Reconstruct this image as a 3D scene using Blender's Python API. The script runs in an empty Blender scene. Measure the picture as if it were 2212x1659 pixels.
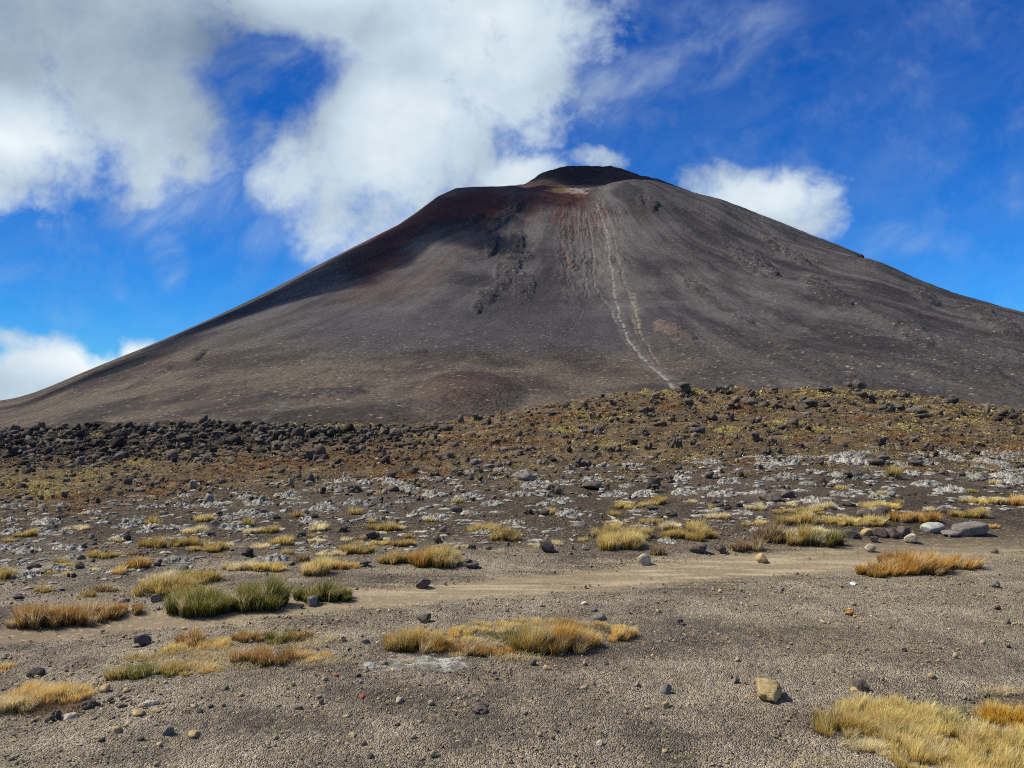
import bpy, bmesh, math, random
import numpy as np
from mathutils import Vector

# ------------------------------------------------------------------ camera, sky, sun, exposure
S = bpy.context.scene
C = S.collection
F = 1597.6; W0, H0 = 2212.0, 1659.0; HORIZON = 850.0; EYE = 1.6
PITCH = math.atan((HORIZON - H0 / 2) / F)
cam_d = bpy.data.cameras.new('camera'); cam_d.lens = 26.0; cam_d.sensor_width = 36.0
cam_d.clip_start = 0.05; cam_d.clip_end = 30000
cam = bpy.data.objects.new('camera', cam_d); C.objects.link(cam)
cam.location = (0, 0, EYE); cam.rotation_euler = (math.pi / 2 + PITCH, 0, 0)
S.camera = cam
S.view_settings.view_transform = 'Standard'; S.view_settings.look = 'None'
S.view_settings.exposure = 0.12; S.view_settings.gamma = 1.0

SUNV = Vector((-0.80, 0.22, 1.0)).normalized()
SUN_EL = math.asin(SUNV.z); SUN_AZ = math.atan2(SUNV.x, SUNV.y)
sd = bpy.data.lights.new('sun', 'SUN'); sd.energy = 5.0; sd.angle = math.radians(0.5); sd.color = (1.0, 0.94, 0.83)
so = bpy.data.objects.new('sun', sd); C.objects.link(so)
so.rotation_euler = SUNV.to_track_quat('Z', 'Y').to_euler()


def lin(c):
    c = np.asarray(c, dtype=float) / 255.0
    return np.where(c <= 0.04045, c / 12.92, ((c + 0.055) / 1.055) ** 2.4)


def L4(c):
    r = lin(c); return (float(r[0]), float(r[1]), float(r[2]), 1.0)


class NT:
    """tiny helper for node trees"""
    def __init__(s, tree): s.t = tree; s.n = tree.nodes; s.l = tree.links
    def new(s, typ, **kw):
        n = s.n.new(typ)
        for k, v in kw.items(): setattr(n, k, v)
        return n
    def put(s, sock, v):
        if isinstance(v, bpy.types.NodeSocket): s.l.new(v, sock)
        elif v is not None: sock.default_value = v
    def math(s, op, a, b=None, c=None, clamp=False):
        n = s.new('ShaderNodeMath', operation=op, use_clamp=clamp)
        s.put(n.inputs[0], a); s.put(n.inputs[1], b)
        if c is not None: s.put(n.inputs[2], c)
        return n.outputs[0]
    def mix(s, f, a, b, mode='MIX'):
        n = s.new('ShaderNodeMix', data_type='RGBA', blend_type=mode)
        s.put(n.inputs[0], f); s.put(n.inputs[6], a); s.put(n.inputs[7], b)
        return n.outputs[2]
    def noise(s, vec, scale, detail=4, rough=0.55, dist=0.0):
        n = s.new('ShaderNodeTexNoise')
        s.put(n.inputs['Vector'], vec); n.inputs['Scale'].default_value = scale
        n.inputs['Detail'].default_value = detail; n.inputs['Roughness'].default_value = rough
        n.inputs['Distortion'].default_value = dist
        return n
    def smooth(s, v, a, b, lo=0.0, hi=1.0):
        n = s.new('ShaderNodeMapRange', interpolation_type='SMOOTHSTEP')
        s.put(n.inputs['Value'], v); n.inputs['From Min'].default_value = a; n.inputs['From Max'].default_value = b
        n.inputs['To Min'].default_value = lo; n.inputs['To Max'].default_value = hi
        return n.outputs[0]
    def lmap(s, v, a, b, lo=0.0, hi=1.0):
        n = s.new('ShaderNodeMapRange')
        s.put(n.inputs['Value'], v); n.inputs['From Min'].default_value = a; n.inputs['From Max'].default_value = b
        n.inputs['To Min'].default_value = lo; n.inputs['To Max'].default_value = hi
        return n.outputs[0]


def pxdir(px, py):
    a, b = (px - W0 / 2) / F, (H0 / 2 - py) / F
    return np.array([a, math.cos(PITCH) - b * math.sin(PITCH), math.sin(PITCH) + b * math.cos(PITCH)])


def pxUV(px, py):
    d = pxdir(px, py); return d[0] / d[1], d[2] / d[1]


def build_world():
    w = bpy.data.worlds.new('World'); S.world = w; w.use_nodes = True
    k = NT(w.node_tree); w.node_tree.nodes.clear()
    out = k.new('ShaderNodeOutputWorld'); bg = k.new('ShaderNodeBackground')
    sky = k.new('ShaderNodeTexSky', sky_type='NISHITA'); sky.sun_disc = False
    sky.sun_elevation = SUN_EL; sky.sun_rotation = SUN_AZ; sky.altitude = 1700
    sky.air_density = 1.0; sky.dust_density = 0.15; sky.ozone_density = 3.0
    tc = k.new('ShaderNodeTexCoord').outputs['Generated']
    sep = k.new('ShaderNodeSeparateXYZ'); k.put(sep.inputs[0], tc)
    front = k.math('GREATER_THAN', sep.outputs[1], 0.05)
    yy = k.math('MAXIMUM', sep.outputs[1], 0.05)
    U = k.math('DIVIDE', sep.outputs[0], yy); V = k.math('DIVIDE', sep.outputs[2], yy)
    cmb = k.new('ShaderNodeCombineXYZ'); k.put(cmb.inputs[0], U); k.put(cmb.inputs[1], V)
    P = cmb.outputs[0]
    # domain warp
    def warp(P, scale, amp, detail=3):
        n = k.noise(P, scale, detail, 0.55)
        a = k.new('ShaderNodeVectorMath', operation='SUBTRACT'); k.put(a.inputs[0], n.outputs['Color']); a.inputs[1].default_value = (0.5, 0.5, 0.5)
        b = k.new('ShaderNodeVectorMath', operation='MULTIPLY'); k.put(b.inputs[0], a.outputs[0]); b.inputs[1].default_value = (amp, amp, 0)
        c = k.new('ShaderNodeVectorMath', operation='ADD'); k.put(c.inputs[0], P); k.put(c.inputs[1], b.outputs[0])
        return c.outputs[0]
    P1 = warp(P, 3.0, 0.10); P2 = warp(P1, 14.0, 0.020, 5)

    def blobs(Pin, items, mode='MAXIMUM', cap=0.62):
        tot = None
        for (cx, cy, rx, ry, rot, wt) in items:
            u, v = pxUV(cx, cy)
            m = k.new('ShaderNodeMapping', vector_type='TEXTURE'); k.put(m.inputs[0], Pin)
            m.inputs[1].default_value = (u, v, 0); m.inputs[2].default_value = (0, 0, math.radians(rot))
            m.inputs[3].default_value = (rx / F, ry / F, 1)
            g = k.new('ShaderNodeTexGradient', gradient_type='SPHERICAL'); k.put(g.inputs[0], m.outputs[0])
            s_ = k.math('SMOOTH_MIN', g.outputs[1], cap, 0.3) if cap < 1 else g.outputs[1]
            s_ = k.math('MULTIPLY', s_, wt)
            tot = s_ if tot is None else (k.math('SMOOTH_MAX', tot, s_, 0.12) if mode == 'MAXIMUM' else k.math('ADD', tot, s_))
        return tot
    # big cumulus banks  (cx, cy, rx, ry, rot, weight) in photo pixels turned into directions
    dens = blobs(P2, [
        (120, 40, 560, 330, 0, 1.3), (300, 180, 430, 230, 0, 1.2), (10, 330, 200, 190, 0, 1.1), (90, 250, 240, 290, -10, 1.1),
        (640, 20, 420, 150, 0, 1.2), (960, 60, 470, 280, 0, 1.3), (860, 290, 360, 310, 20, 1.25), (1080, 160, 300, 250, 0, 1.1),
        (800, 430, 210, 180, 30, 1.1), (650, 360, 130, 150, 0, 0.95), (380, 320, 240, 130, 20, 0.85), (500, 300, 160, 110, 0, 0.75),
        (1640, 435, 240, 80, 0, 0.85), (1550, 410, 120, 70, 0, 0.8), (1790, 420, 110, 70, 0, 0.55), (1740, 480, 150, 80, 0, 0.75),
        (-40, 850, 260, 130, 0, 1.3), (180, 850, 260, 120, -22, 1.3), (330, 790, 120, 60, -20, 1.0), (20, 770, 110, 70, 0, 0.8),
        (1120, 395, 180, 75, 0, 1.0), (1290, 352, 120, 34, 0, 0.7)])
    hole = blobs(P2, [(605, 158, 260, 125, 6, 0.62), (470, 190, 130, 90, 0, 0.34), (515, 290, 110, 160, 0, 0.34)], 'ADD', 1.0)
    n1 = k.noise(P1, 6.0, 8, 0.56).outputs[0]
    n2 = k.noise(P2, 17.0, 8, 0.62).outputs[0]
    nn = k.math('ADD', k.math('MULTIPLY', k.math('SUBTRACT', n1, 0.5), 1.25), k.math('MULTIPLY', k.math('SUBTRACT', n2, 0.5), 1.15))
    nn = k.math('MULTIPLY', nn, k.smooth(dens, 0.0, 0.22))
    d = k.math('ADD', k.math('SUBTRACT', dens, k.math('MULTIPLY', k.math('MULTIPLY', hole, k.lmap(n2, 0.33, 0.67, 0.75, 1.35)), 0.95)), nn)
    cov = k.smooth(d, 0.0, 0.66)
    # thin wisps
    wis = blobs(P1, [(1480, 130, 330, 100, 28, 0.6), (1330, 190, 170, 110, 20, 0.8), (1560, 60, 260, 100, 35, 0.3), (1950, 525, 150, 60, 0, 0.36),
                     (370, 545, 55, 120, 8, 0.7), (360, 430, 190, 90, 15, 0.85), (480, 420, 230, 80, 0, 0.45), (600, 480, 260, 90, 0, 0.42),
                     (100, 600, 150, 50, 0, 0.4), (540, 260, 140, 140, 0, 0.8), (590, 165, 300, 150, 10, 0.75), (700, 580, 120, 80, 30, 0.5), (2000, 160, 260, 60, 40, 0.18), (1500, 660, 1, 1, 0, 0)])
    mp = k.new('ShaderNodeMapping', vector_type='TEXTURE'); k.put(mp.inputs[0], P2); mp.inputs[2].default_value = (0, 0, math.radians(35)); mp.inputs[3].default_value = (1.8, 0.8, 1)
    n3 = k.noise(mp.outputs[0], 9.0, 8, 0.66, 0.25).outputs[0]
    wv = k.math('MULTIPLY', wis, k.smooth(n3, 0.30, 0.85), clamp=True)
    wv = k.math('MULTIPLY', wv, 2.1, clamp=True)
    cov = k.math('MAXIMUM', cov, k.math('MULTIPLY', wv, 0.75))
    cov = k.math('MULTIPLY', cov, front, clamp=True)
    # unseen sky behind and above the view: partial cloud added to whiten ambient light
    nb_ = k.noise(tc, 2.2, 6, 0.6).outputs[0]
    rest = k.math('MAXIMUM', k.math('SUBTRACT', 1.0, front), k.smooth(V, 0.75, 1.2))
    cov = k.math('MAXIMUM', cov, k.math('MULTIPLY', rest, k.smooth(nb_, 0.40, 0.60, 0.0, 0.42)))
    # cloud brightness: thick grey parts and lit edges of the cloud itself
    gr = blobs(P1, [(380, 170, 480, 230, -12, 1.0), (120, 90, 420, 230, 0, 0.8), (40, 370, 120, 70, 0, 0.45), (980, 380, 200, 130, 0, 0.3), (700, 60, 240, 70, 0, 0.5)])
    br = blobs(P1, [(840, 300, 260, 170, 20, 1.0), (1050, 60, 300, 150, 0, 0.8), (30, 290, 160, 110, 0, 0.8), (640, 380, 120, 120, 0, 0.6), (1650, 430, 200, 60, 0, .9), (200, 790, 260, 80, 0, 0.9), (1100, 380, 90, 40, 0, .7)])
    n4 = k.noise(P2, 4.5, 7, 0.55).outputs[0]
    val = k.math('ADD', k.math('ADD', 0.55, k.math('MULTIPLY', br, 0.62)), k.math('MULTIPLY', gr, -0.72))
    val = k.math('ADD', val, k.math('MULTIPLY', k.math('SUBTRACT', n4, 0.5), 1.25))
    cr = k.new('ShaderNodeValToRGB'); k.put(cr.inputs[0], val)
    el = cr.color_ramp.elements
    el[0].position = 0.0; el[0].color = L4((118, 138, 162)); el[1].position = 1.0; el[1].color = L4((240, 249, 253))
    e = el.new(0.62); e.color = L4((200, 217, 231))
    # sky colour: deep altitude blue
    STR = 0.10
    hs = k.new('ShaderNodeHueSaturation'); hs.inputs['Saturation'].default_value = 1.18; hs.inputs['Hue'].default_value = 0.5
    k.put(hs.inputs['Color'], sky.outputs[0])
    tv = k.mix(k.smooth(V, 0.12, 0.60), (0.165, 0.74, 1.30, 1), (0.055, 0.54, 1.14, 1))
    tint = k.mix(1.0, hs.outputs[0], tv, 'MULTIPLY')
    sidef = k.lmap(U, -0.7, 0.6, 0.72, 1.05); sc3 = k.new('ShaderNodeCombineColor')
    for i in range(3): k.put(sc3.inputs[i], sidef)
    tint = k.mix(1.0, tint, sc3.outputs[0], 'MULTIPLY')
    cl = k.mix(1.0, cr.outputs[0], (0.92 / STR,) * 3 + (1,), 'MULTIPLY')
    col = k.mix(cov, tint, cl)
    k.put(bg.inputs[0], col); bg.inputs[1].default_value = STR
    k.l.new(bg.outputs[0], out.inputs[0])


build_world()
S.cycles.max_bounces = 5; S.cycles.diffuse_bounces = 2; S.cycles.volume_bounces = 0
S.cycles.transparent_max_bounces = 12
S.cycles.use_denoising = False; S.cycles.filter_width = 1.1

# ------------------------------------------------------------------ numpy noise and mesh helpers
RNG = np.random.default_rng(7)
_perm = np.random.default_rng(3).permutation(512).astype(np.int64) % 256
_perm = np.concatenate([_perm, _perm, _perm])
_ga = np.linspace(0, 2 * np.pi, 256, endpoint=False); _gx, _gy = np.cos(_ga), np.sin(_ga)


def perlin(x, y, seed=0):
    x = np.asarray(x, float) + seed * 17.31; y = np.asarray(y, float) + seed * 9.77
    xi = np.floor(x).astype(np.int64); yi = np.floor(y).astype(np.int64)
    xf = x - xi; yf = y - yi; xi &= 255; yi &= 255
    def g(ix, iy, fx, fy):
        h = _perm[_perm[ix & 255] + (iy & 255)] & 255
        return _gx[h] * fx + _gy[h] * fy
    u = xf * xf * xf * (xf * (xf * 6 - 15) + 10); v = yf * yf * yf * (yf * (yf * 6 - 15) + 10)
    a = g(xi, yi, xf, yf); b = g(xi + 1, yi, xf - 1, yf); c = g(xi, yi + 1, xf, yf - 1); d = g(xi + 1, yi + 1, xf - 1, yf - 1)
    return (a + u * (b - a)) * (1 - v) + (c + u * (d - c)) * v


def fbm(x, y, o=4, seed=0, gain=0.5, ridged=False, billow=False):
    t = 0; a = 1.0; s = 0; fr = 1.0
    for i in range(o):
        n = perlin(x * fr, y * fr, seed + i * 3)
        if ridged: n = 1 - 2.4 * np.abs(n)
        if billow: n = 2.4 * np.abs(n) - 0.5
        t = t + a * n; s += a; a *= gain; fr *= 2.03
    return t / s


def sst(x, a, b):
    t = np.clip((np.asarray(x, float) - a) / (b - a), 0, 1); return t * t * (3 - 2 * t)


def project(x, y, z):
    cp, sp = math.cos(PITCH), math.sin(PITCH)
    dep = np.maximum(y * cp + (z - EYE) * sp, 1e-3); up = -y * sp + (z - EYE) * cp
    return W0 / 2 + F * x / dep, H0 / 2 - F * up / dep


def mesh_np(name, V, quads=None, tris=None, col=None, smooth=True):
    me = bpy.data.meshes.new(name); nv = len(V)
    parts = []; sizes = []
    if quads is not None and len(quads): parts.append(quads.reshape(-1)); sizes.append(np.full(len(quads), 4))
    if tris is not None and len(tris): parts.append(tris.reshape(-1)); sizes.append(np.full(len(tris), 3))
    idx = np.concatenate(parts).astype(np.int32); sz = np.concatenate(sizes)
    st = np.concatenate([[0], np.cumsum(sz)[:-1]]).astype(np.int32)
    me.vertices.add(nv); me.vertices.foreach_set('co', np.ascontiguousarray(V, dtype=np.float32).reshape(-1))
    me.loops.add(len(idx)); me.loops.foreach_set('vertex_index', idx)
    me.polygons.add(len(sz)); me.polygons.foreach_set('loop_start', st)
    me.update(calc_edges=True)
    if smooth: me.polygons.foreach_set('use_smooth', np.ones(len(sz), dtype=bool))
    if col is not None:
        at = me.color_attributes.new('Col', 'FLOAT_COLOR', 'POINT')
        c = np.ones((nv, 4), dtype=np.float32); c[:, :col.shape[1]] = col
        at.data.foreach_set('color', c.reshape(-1))
    me.validate(clean_customdata=False)
    return me


def obj(name, me, mat=None, parent=None, **props):
    o = bpy.data.objects.new(name, me); C.objects.link(o)
    if mat is not None and not me.materials: me.materials.append(mat)
    if parent is not None: o.parent = parent
    for k_, v_ in props.items(): o[k_] = v_
    return o


def lerpc(a, b, t):
    return a + (b - a) * t[..., None]

# ------------------------------------------------------------------ terrain heights
YN = np.array([0.3, 6.5, 8, 10, 13, 17, 22, 28, 35, 42, 50])
COLS = {   # photo column -> row at which ground at distance YN (from 8 m on) is seen
    -300: [1168, 1106, 1064, 1036, 1016, 1002, 984, 958, 936],
    0:    [1169, 1108, 1066, 1038, 1018, 1001, 980, 952, 930],
    450:  [1169, 1106, 1062, 1026, 999, 980, 958, 936, 915],
    900:  [1168, 1104, 1050, 1008, 972, 948, 932, 926, 923],
    1300: [1166, 1098, 1032, 976, 928, 892, 866, 856, 862],
    1500: [1163, 1092, 1020, 960, 908, 872, 850, 840, 850],
    1700: [1161, 1088, 1012, 948, 896, 862, 844, 837, 848],
    1850: [1161, 1088, 1012, 948, 897, 863, 845, 838, 848],
    2000: [1162, 1090, 1016, 955, 908, 878, 862, 856, 866],
    2212: [1163, 1094, 1026, 972, 932, 905, 893, 888, 896],
    2500: [1165, 1098, 1034, 985, 948, 922, 908, 902, 908]}
_cx = np.array(sorted(COLS)); _th = np.arctan((_cx - W0 / 2) / F)
_tab = np.array([[0, 0] + [EYE + (HORIZON - p) / F * y for p, y in zip(COLS[c], YN[2:])] for c in _cx])
_lr = np.log(YN)
# dense resample (smooth) table in theta x log r
_TH = np.linspace(_th[0], _th[-1], 160); _LR = np.linspace(math.log(0.3), math.log(50), 300)
_t1 = np.array([np.interp(_TH, _th, _tab[:, j]) for j in range(len(YN))]).T
_T = np.array([np.interp(_LR, _lr, row) for row in _t1])
_k = np.exp(-np.linspace(-2, 2, 21) ** 2); _k /= _k.sum()
_T = np.array([np.convolve(np.pad(r, 10, 'edge'), _k, 'valid') for r in _T])
_T = np.array([np.convolve(np.pad(r, 10, 'edge'), _k, 'valid') for r in _T.T]).T
ZB = -35.0


def ground_z(x, y, micro=False):
    x = np.asarray(x, float); y = np.asarray(y, float)
    r = np.sqrt(x * x + y * y) + 1e-6; th = np.arctan2(x, y)
    tc_ = np.clip(th, _TH[0], _TH[-1]); ry = r * np.cos(tc_)
    back = sst(np.abs(th), 1.1, 2.2)
    a = (tc_ - _TH[0]) / (_TH[-1] - _TH[0]) * (len(_TH) - 1.001); b = (np.log(np.clip(ry, 0.31, 49.9)) - _LR[0]) / (_LR[-1] - _LR[0]) * (len(_LR) - 1.001)
    ai = a.astype(int); bi = b.astype(int); af = a - ai; bf = b - bi
    z = (_T[ai, bi] * (1 - af) + _T[ai + 1, bi] * af) * (1 - bf) + (_T[ai, bi + 1] * (1 - af) + _T[ai + 1, bi + 1] * af) * bf
    z = z * (1 - back)
    far = sst(ry, 46, 260); z = z * (1 - far) + (ZB) * far
    hill = sst(ry, 7.5, 14)
    z = z + hill * (0.05 + 0.004 * np.minimum(ry, 60)) * fbm(x / 2.6, y / 2.6, 3, 11) + 0.02 * fbm(x / 1.3, y / 1.3, 2, 12)
    # rough lava tongue at the left, beyond the near slope
    px = W0 / 2 + F * np.tan(tc_)
    lava = sst(ry, 24, 36) * (1 - sst(px, 820, 1000)) * (1 - sst(ry, 58, 80))
    z = z + lava * 0.55 * fbm(x / 3.2, y / 2.2, 4, 21, 0.55, billow=True) + lava * 0.10
    top = sst(ry, 18, 30) * sst(px, 950, 1250) * (1 - sst(ry, 55, 80))
    z = z + top * 0.34 * fbm(x / 1.8, y / 1.8, 3, 23, 0.55, billow=True)
    if micro:
        tr = track_mask(x, y)
        z = z + (1 - 0.75 * tr) * (0.010 * fbm(x / 0.09, y / 0.09, 3, 31) + 0.012 * fbm(x / 0.35, y / 0.35, 2, 33)) * (1 - sst(r, 20, 40))
        z = z + hill * 0.05 * fbm(x / 0.5, y / 0.5, 3, 34, billow=True) * (1 - sst(r, 60, 90)) - tr * 0.012
    return z


# track across the gravel, as a polyline on the ground
TRACK_PX = [(-500, 1440, 26), (0, 1372, 26), (500, 1318, 26), (1100, 1266, 24), (1600, 1222, 24), (2212, 1172, 24), (2700, 1140, 22)]
def _flat(px, py):
    d = pxdir(px, py); t = -EYE / d[2]; return d[0] * t, d[1] * t
_tp = np.array([_flat(a, b) for a, b, c in TRACK_PX])
_tw = np.array([abs(_flat(a, b - c)[1] - _flat(a, b + c)[1]) / 2 for a, b, c in TRACK_PX])


def track_mask(x, y):
    yc = np.interp(x, _tp[:, 0], _tp[:, 1]); w = np.interp(x, _tp[:, 0], _tw)
    d = np.abs(y - yc + 0.10 * fbm(x / 1.1, y / 1.1, 3, 41)) / w
    return 1 - sst(d, 0.55, 1.35)


def hit(px, py):
    d = pxdir(px, py); t = np.exp(np.linspace(math.log(1.5), math.log(75), 2500))
    x = d[0] * t; y = d[1] * t; z = EYE + d[2] * t; g = ground_z(x, y)
    w = np.nonzero(z <= g)[0]
    if len(w) == 0:   # just over a crest: take the closest approach
        sel = t < 48; i = int(np.argmin(np.where(sel, (z - g) / t, 9)))
    else: i = int(w[0])
    return float(x[i]), float(y[i]), float(g[i])


def hits(px, py):
    """vectorised hit for arrays"""
    px = np.asarray(px, float); py = np.asarray(py, float)
    a = (px - W0 / 2) / F; b = (H0 / 2 - py) / F
    dy = math.cos(PITCH) - b * math.sin(PITCH); dz = math.sin(PITCH) + b * math.cos(PITCH)
    T = np.exp(np.linspace(math.log(1.5), math.log(60), 260))
    best = np.full(len(px), np.nan); prev = None
    for t in T:
        g = ground_z(a * t, dy * t); df = EYE + dz * t - g
        new = np.isnan(best) & (df <= 0)
        if prev is not None:
            tt = tp + (t - tp) * np.clip(prev / np.maximum(prev - df, 1e-6), 0, 1)
            best[new] = tt[new] if hasattr(tt, '__len__') else tt
        prev, tp = df, t
    ok = ~np.isnan(best); bt = np.where(ok, best, 10)
    X = a * bt; Y = dy * bt
    return X, Y, ground_z(X, Y), ok


# ------------------------------------------------------------------ ground sheet
dense = np.linspace(math.radians(-39), math.radians(39), 1250)
side = np.radians(np.concatenate([np.linspace(39.3, 60, 40), np.linspace(62, 179, 50)]))
TH = np.concatenate([-side[::-1], dense, side])


def grid_faces(nr, nc, wrap=True):
    i = np.arange(nr - 1)[:, None] * nc; j = np.arange(nc if wrap else nc - 1)[None, :]; j2 = (j + 1) % nc
    return np.stack([i + j, i + j2, i + nc + j2, i + nc + j], -1).reshape(-1, 4)


def c_(*a): return lin(a)


GRAVEL = c_(158, 145, 124); GRAVEL2 = c_(114, 104, 90); TRACKC = c_(138, 123, 98); DUST = c_(180, 166, 134)
ORANGE_BLOBS = [(560, 1000, 60, 14), (420, 1040, 50, 14), (330, 1060, 50, 16), (180, 1100, 60, 16), (700, 985, 60, 10), (790, 1000, 70, 12), (850, 1030, 60, 10), (890, 1032, 40, 10),
                (950, 1020, 30, 8), (900, 985, 50, 10), (990, 950, 60, 10), (1080, 960, 60, 8), (1100, 930, 40, 8), (1180, 905, 50, 8), (1300, 895, 40, 8), (1150, 955, 60, 8),
                (1270, 940, 30, 6), (1600, 1000, 36, 10), (1570, 955, 30, 9), (1610, 880, 40, 8), (1590, 890, 40, 8), (1740, 948, 40, 7), (1930, 940, 40, 8), (2060, 950, 40, 8), (2180, 970, 50, 10),
                (1870, 905, 60, 8), (2000, 1018, 30, 6), (500, 1015, 60, 12), (640, 1000, 60, 10), (150, 1075, 60, 12), (820, 965, 50, 8), (1440, 880, 40, 8)]
YELLOW_BLOBS = [(40, 1045, 90, 16), (160, 1030, 80, 12), (300, 1000, 60, 10), (90, 1060, 80, 14), (350, 975, 50, 6), (250, 940, 90, 5), (60, 935, 120, 4), (420, 925, 90, 4), (600, 922, 120, 5), (780, 920, 80, 5), (900, 945, 60, 6),
                (1230, 930, 60, 8), (1280, 900, 60, 8), (1420, 850, 60, 7), (1510, 850, 60, 6), (1660, 880, 20, 6), (1560, 930, 40, 8), (1600, 925, 40, 7), (1690, 915, 50, 8), (1740, 850, 60, 8),
                (1800, 855, 60, 7), (1960, 870, 60, 9), (2030, 890, 60, 9), (1950, 925, 60, 9), (1500, 990, 50, 10), (1330, 960, 60, 8), (1780, 930, 40, 8), (1900, 845, 60, 8), (2080, 910, 60, 10), (1600, 830, 40, 5)]


def blobmask(px, py, blobs_, wob=0.6, seed=0):
    m = np.zeros_like(px)
    for i, (cx, cy, rx, ry) in enumerate(blobs_):
        q = ((px - cx) / rx) ** 2 + ((py - cy) / ry) ** 2
        m = np.maximum(m, np.clip(1.25 - q * 0.8, 0, 1))
    return m


WT = ([-300, 0, 400, 700, 1000, 1300, 1600, 2212, 2500], [1110, 1095, 1062, 1035, 1012, 1005, 985, 975, 980])
WB = ([-300, 0, 400, 700, 1100, 1500, 1900, 2212, 2500], [1300, 1290, 1235, 1200, 1185, 1150, 1110, 1100, 1100])


def build_ground():
    R = np.concatenate([np.linspace(0.25, 2.4, 14), np.exp(np.linspace(math.log(2.5), math.log(60), 760)), np.exp(np.linspace(math.log(61), math.log(260), 50))])
    r, th = np.meshgrid(R, TH, indexing='ij'); x = (r * np.sin(th)).ravel(); y = (r * np.cos(th)).ravel()
    z = ground_z(x, y, True); ry = np.abs(y)
    px, py = project(x, np.maximum(y, 0.4), z)
    n1 = fbm(x / 1.7, y / 0.9, 4, 51); n2 = fbm(x / 0.35, y / 0.3, 3, 52); n3 = fbm(x / 5, y / 5, 3, 53)
    col = lerpc(GRAVEL[None], GRAVEL2[None], sst(n1 + 0.3 * n2, -0.16, 0.22))
    # paler dusty gravel at the right and next to the track
    col = lerpc(col, c_(158, 145, 120)[None], 0.75 * sst(px, 1350, 2100) * (1 - sst(ry, 10, 14)) * sst(n1 + n2 * .3, -0.35, 0.25) * sst(ry, 3.6, 5))
    tr = track_mask(x, y); st = sst(fbm(x / 0.9, y / 0.07, 3, 54), 0.0, 0.25)
    yc = np.interp(x, _tp[:, 0], _tp[:, 1]); w = np.interp(x, _tp[:, 0], _tw)
    edge = np.exp(-((np.abs(y - yc) / w - 1.0) / 0.5) ** 2)
    col = lerpc(col, DUST[None], 0.9 * edge * sst(st + n2, 0.0, 0.8) * sst(px, -100, 600))
    col = lerpc(col, lerpc(TRACKC[None], c_(124, 108, 88)[None], sst(px, 700, 0)), 0.92 * tr)
    col = lerpc(col, DUST[None], 0.75 * tr * st * sst(px, 400, 1100))
    st2 = sst(fbm(x / 1.4 + 9, y / 0.12, 4, 58, 0.6), 0.02, 0.3) * sst(py, 1420, 1290) * sst(py, 1150, 1200)
    col = lerpc(col, DUST[None], 0.45 * st2 * sst(px, 900, 1500)); col = lerpc(col, c_(96, 88, 76)[None], 0.5 * sst(fbm(x / 1.2, y / 0.14, 3, 59), 0.1, 0.35) * sst(py, 1480, 1300) * (y > 0))
    hill = sst(py, 1215, 1150) * (y > 5)
    slope = lerpc(c_(104, 92, 78)[None], c_(84, 73, 60)[None], sst(n3 + n2 * 0.4, -.3, .3))
    col = lerpc(col, slope, hill)
    up = sst(py, np.interp(px, *WT) + 20, np.interp(px, *WT) - 15) * hill
    heath = lerpc(c_(88, 73, 54)[None], c_(130, 108, 76)[None], sst(fbm(x / 0.9, y / 1.4, 4, 55), -.2, .25))
    col = lerpc(col, heath, up * 0.9)
    nb = fbm(x / 0.5, y / 0.9, 4, 56); nb2 = fbm(x / 0.7, y / 1.1, 4, 57)
    om = blobmask(px, py, ORANGE_BLOBS); ym = blobmask(px, py, YELLOW_BLOBS)
    col = lerpc(col, c_(124, 84, 56)[None], 0.75 * hill * sst(om * 0.8 + nb * 2.2, 0.62, 1.0))
    col = lerpc(col, c_(142, 134, 78)[None], 0.65 * hill * sst(ym * 0.8 + nb2 * 2.4, 0.75, 1.1))
    lava = sst(ry, 27, 33) * (1 - sst(px + 300 * n1, 760, 1000))
    col = lerpc(col, c_(50, 45, 41)[None], lava * 0.92 * (1 - 0.6 * sst(ym * 0.8 + nb2 * 2.4, 0.75, 1.1)))
    far = sst(ry, 60, 120); col = lerpc(col, c_(84, 74, 62)[None], far)
    coarse = np.clip(hill, 0, 1)
    full = np.concatenate([col, (1 - 0.82 * tr)[:, None]], 1)
    me = mesh_np('ground', np.stack([x, y, z], 1), grid_faces(len(R), len(TH)), None, full)
    m = bpy.data.materials.new('gravel_ground'); m.use_nodes = True; k = NT(m.node_tree)
    b = m.node_tree.nodes['Principled BSDF']; b.inputs['Roughness'].default_value = 0.95
    b.inputs['Specular IOR Level'].default_value = 0.15
    at = k.new('ShaderNodeAttribute', attribute_name='Col'); pos = k.new('ShaderNodeNewGeometry').outputs['Position']
    v1 = k.new('ShaderNodeTexVoronoi'); k.put(v1.inputs['Vector'], pos); v1.inputs['Scale'].default_value = 120
    v2 = k.new('ShaderNodeTexVoronoi'); k.put(v2.inputs['Vector'], pos); v2.inputs['Scale'].default_value = 38
    nz = k.noise(pos, 2.3, 8, 0.62).outputs[0]
    s1 = k.new('ShaderNodeSeparateColor'); k.put(s1.inputs[0], v1.outputs['Color'])
    s2 = k.new('ShaderNodeSeparateColor'); k.put(s2.inputs[0], v2.outputs['Color'])
    f = k.math('MULTIPLY', k.lmap(s1.outputs[0], 0, 1, 0.62, 1.4), k.lmap(s2.outputs[0], 0, 1, 0.75, 1.25))
    f = k.math('MULTIPLY', f, k.lmap(nz, 0.28, 0.72, 0.62, 1.40))
    fm = k.math('ADD', 1.0, k.math('MULTIPLY', k.math('SUBTRACT', f, 1.0), at.outputs['Alpha']))
    rgb = k.new('ShaderNodeCombineColor')
    for i in range(3): k.put(rgb.inputs[i], fm)
    c2 = k.mix(1.0, at.outputs['Color'], rgb.outputs[0], 'MULTIPLY')
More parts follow.
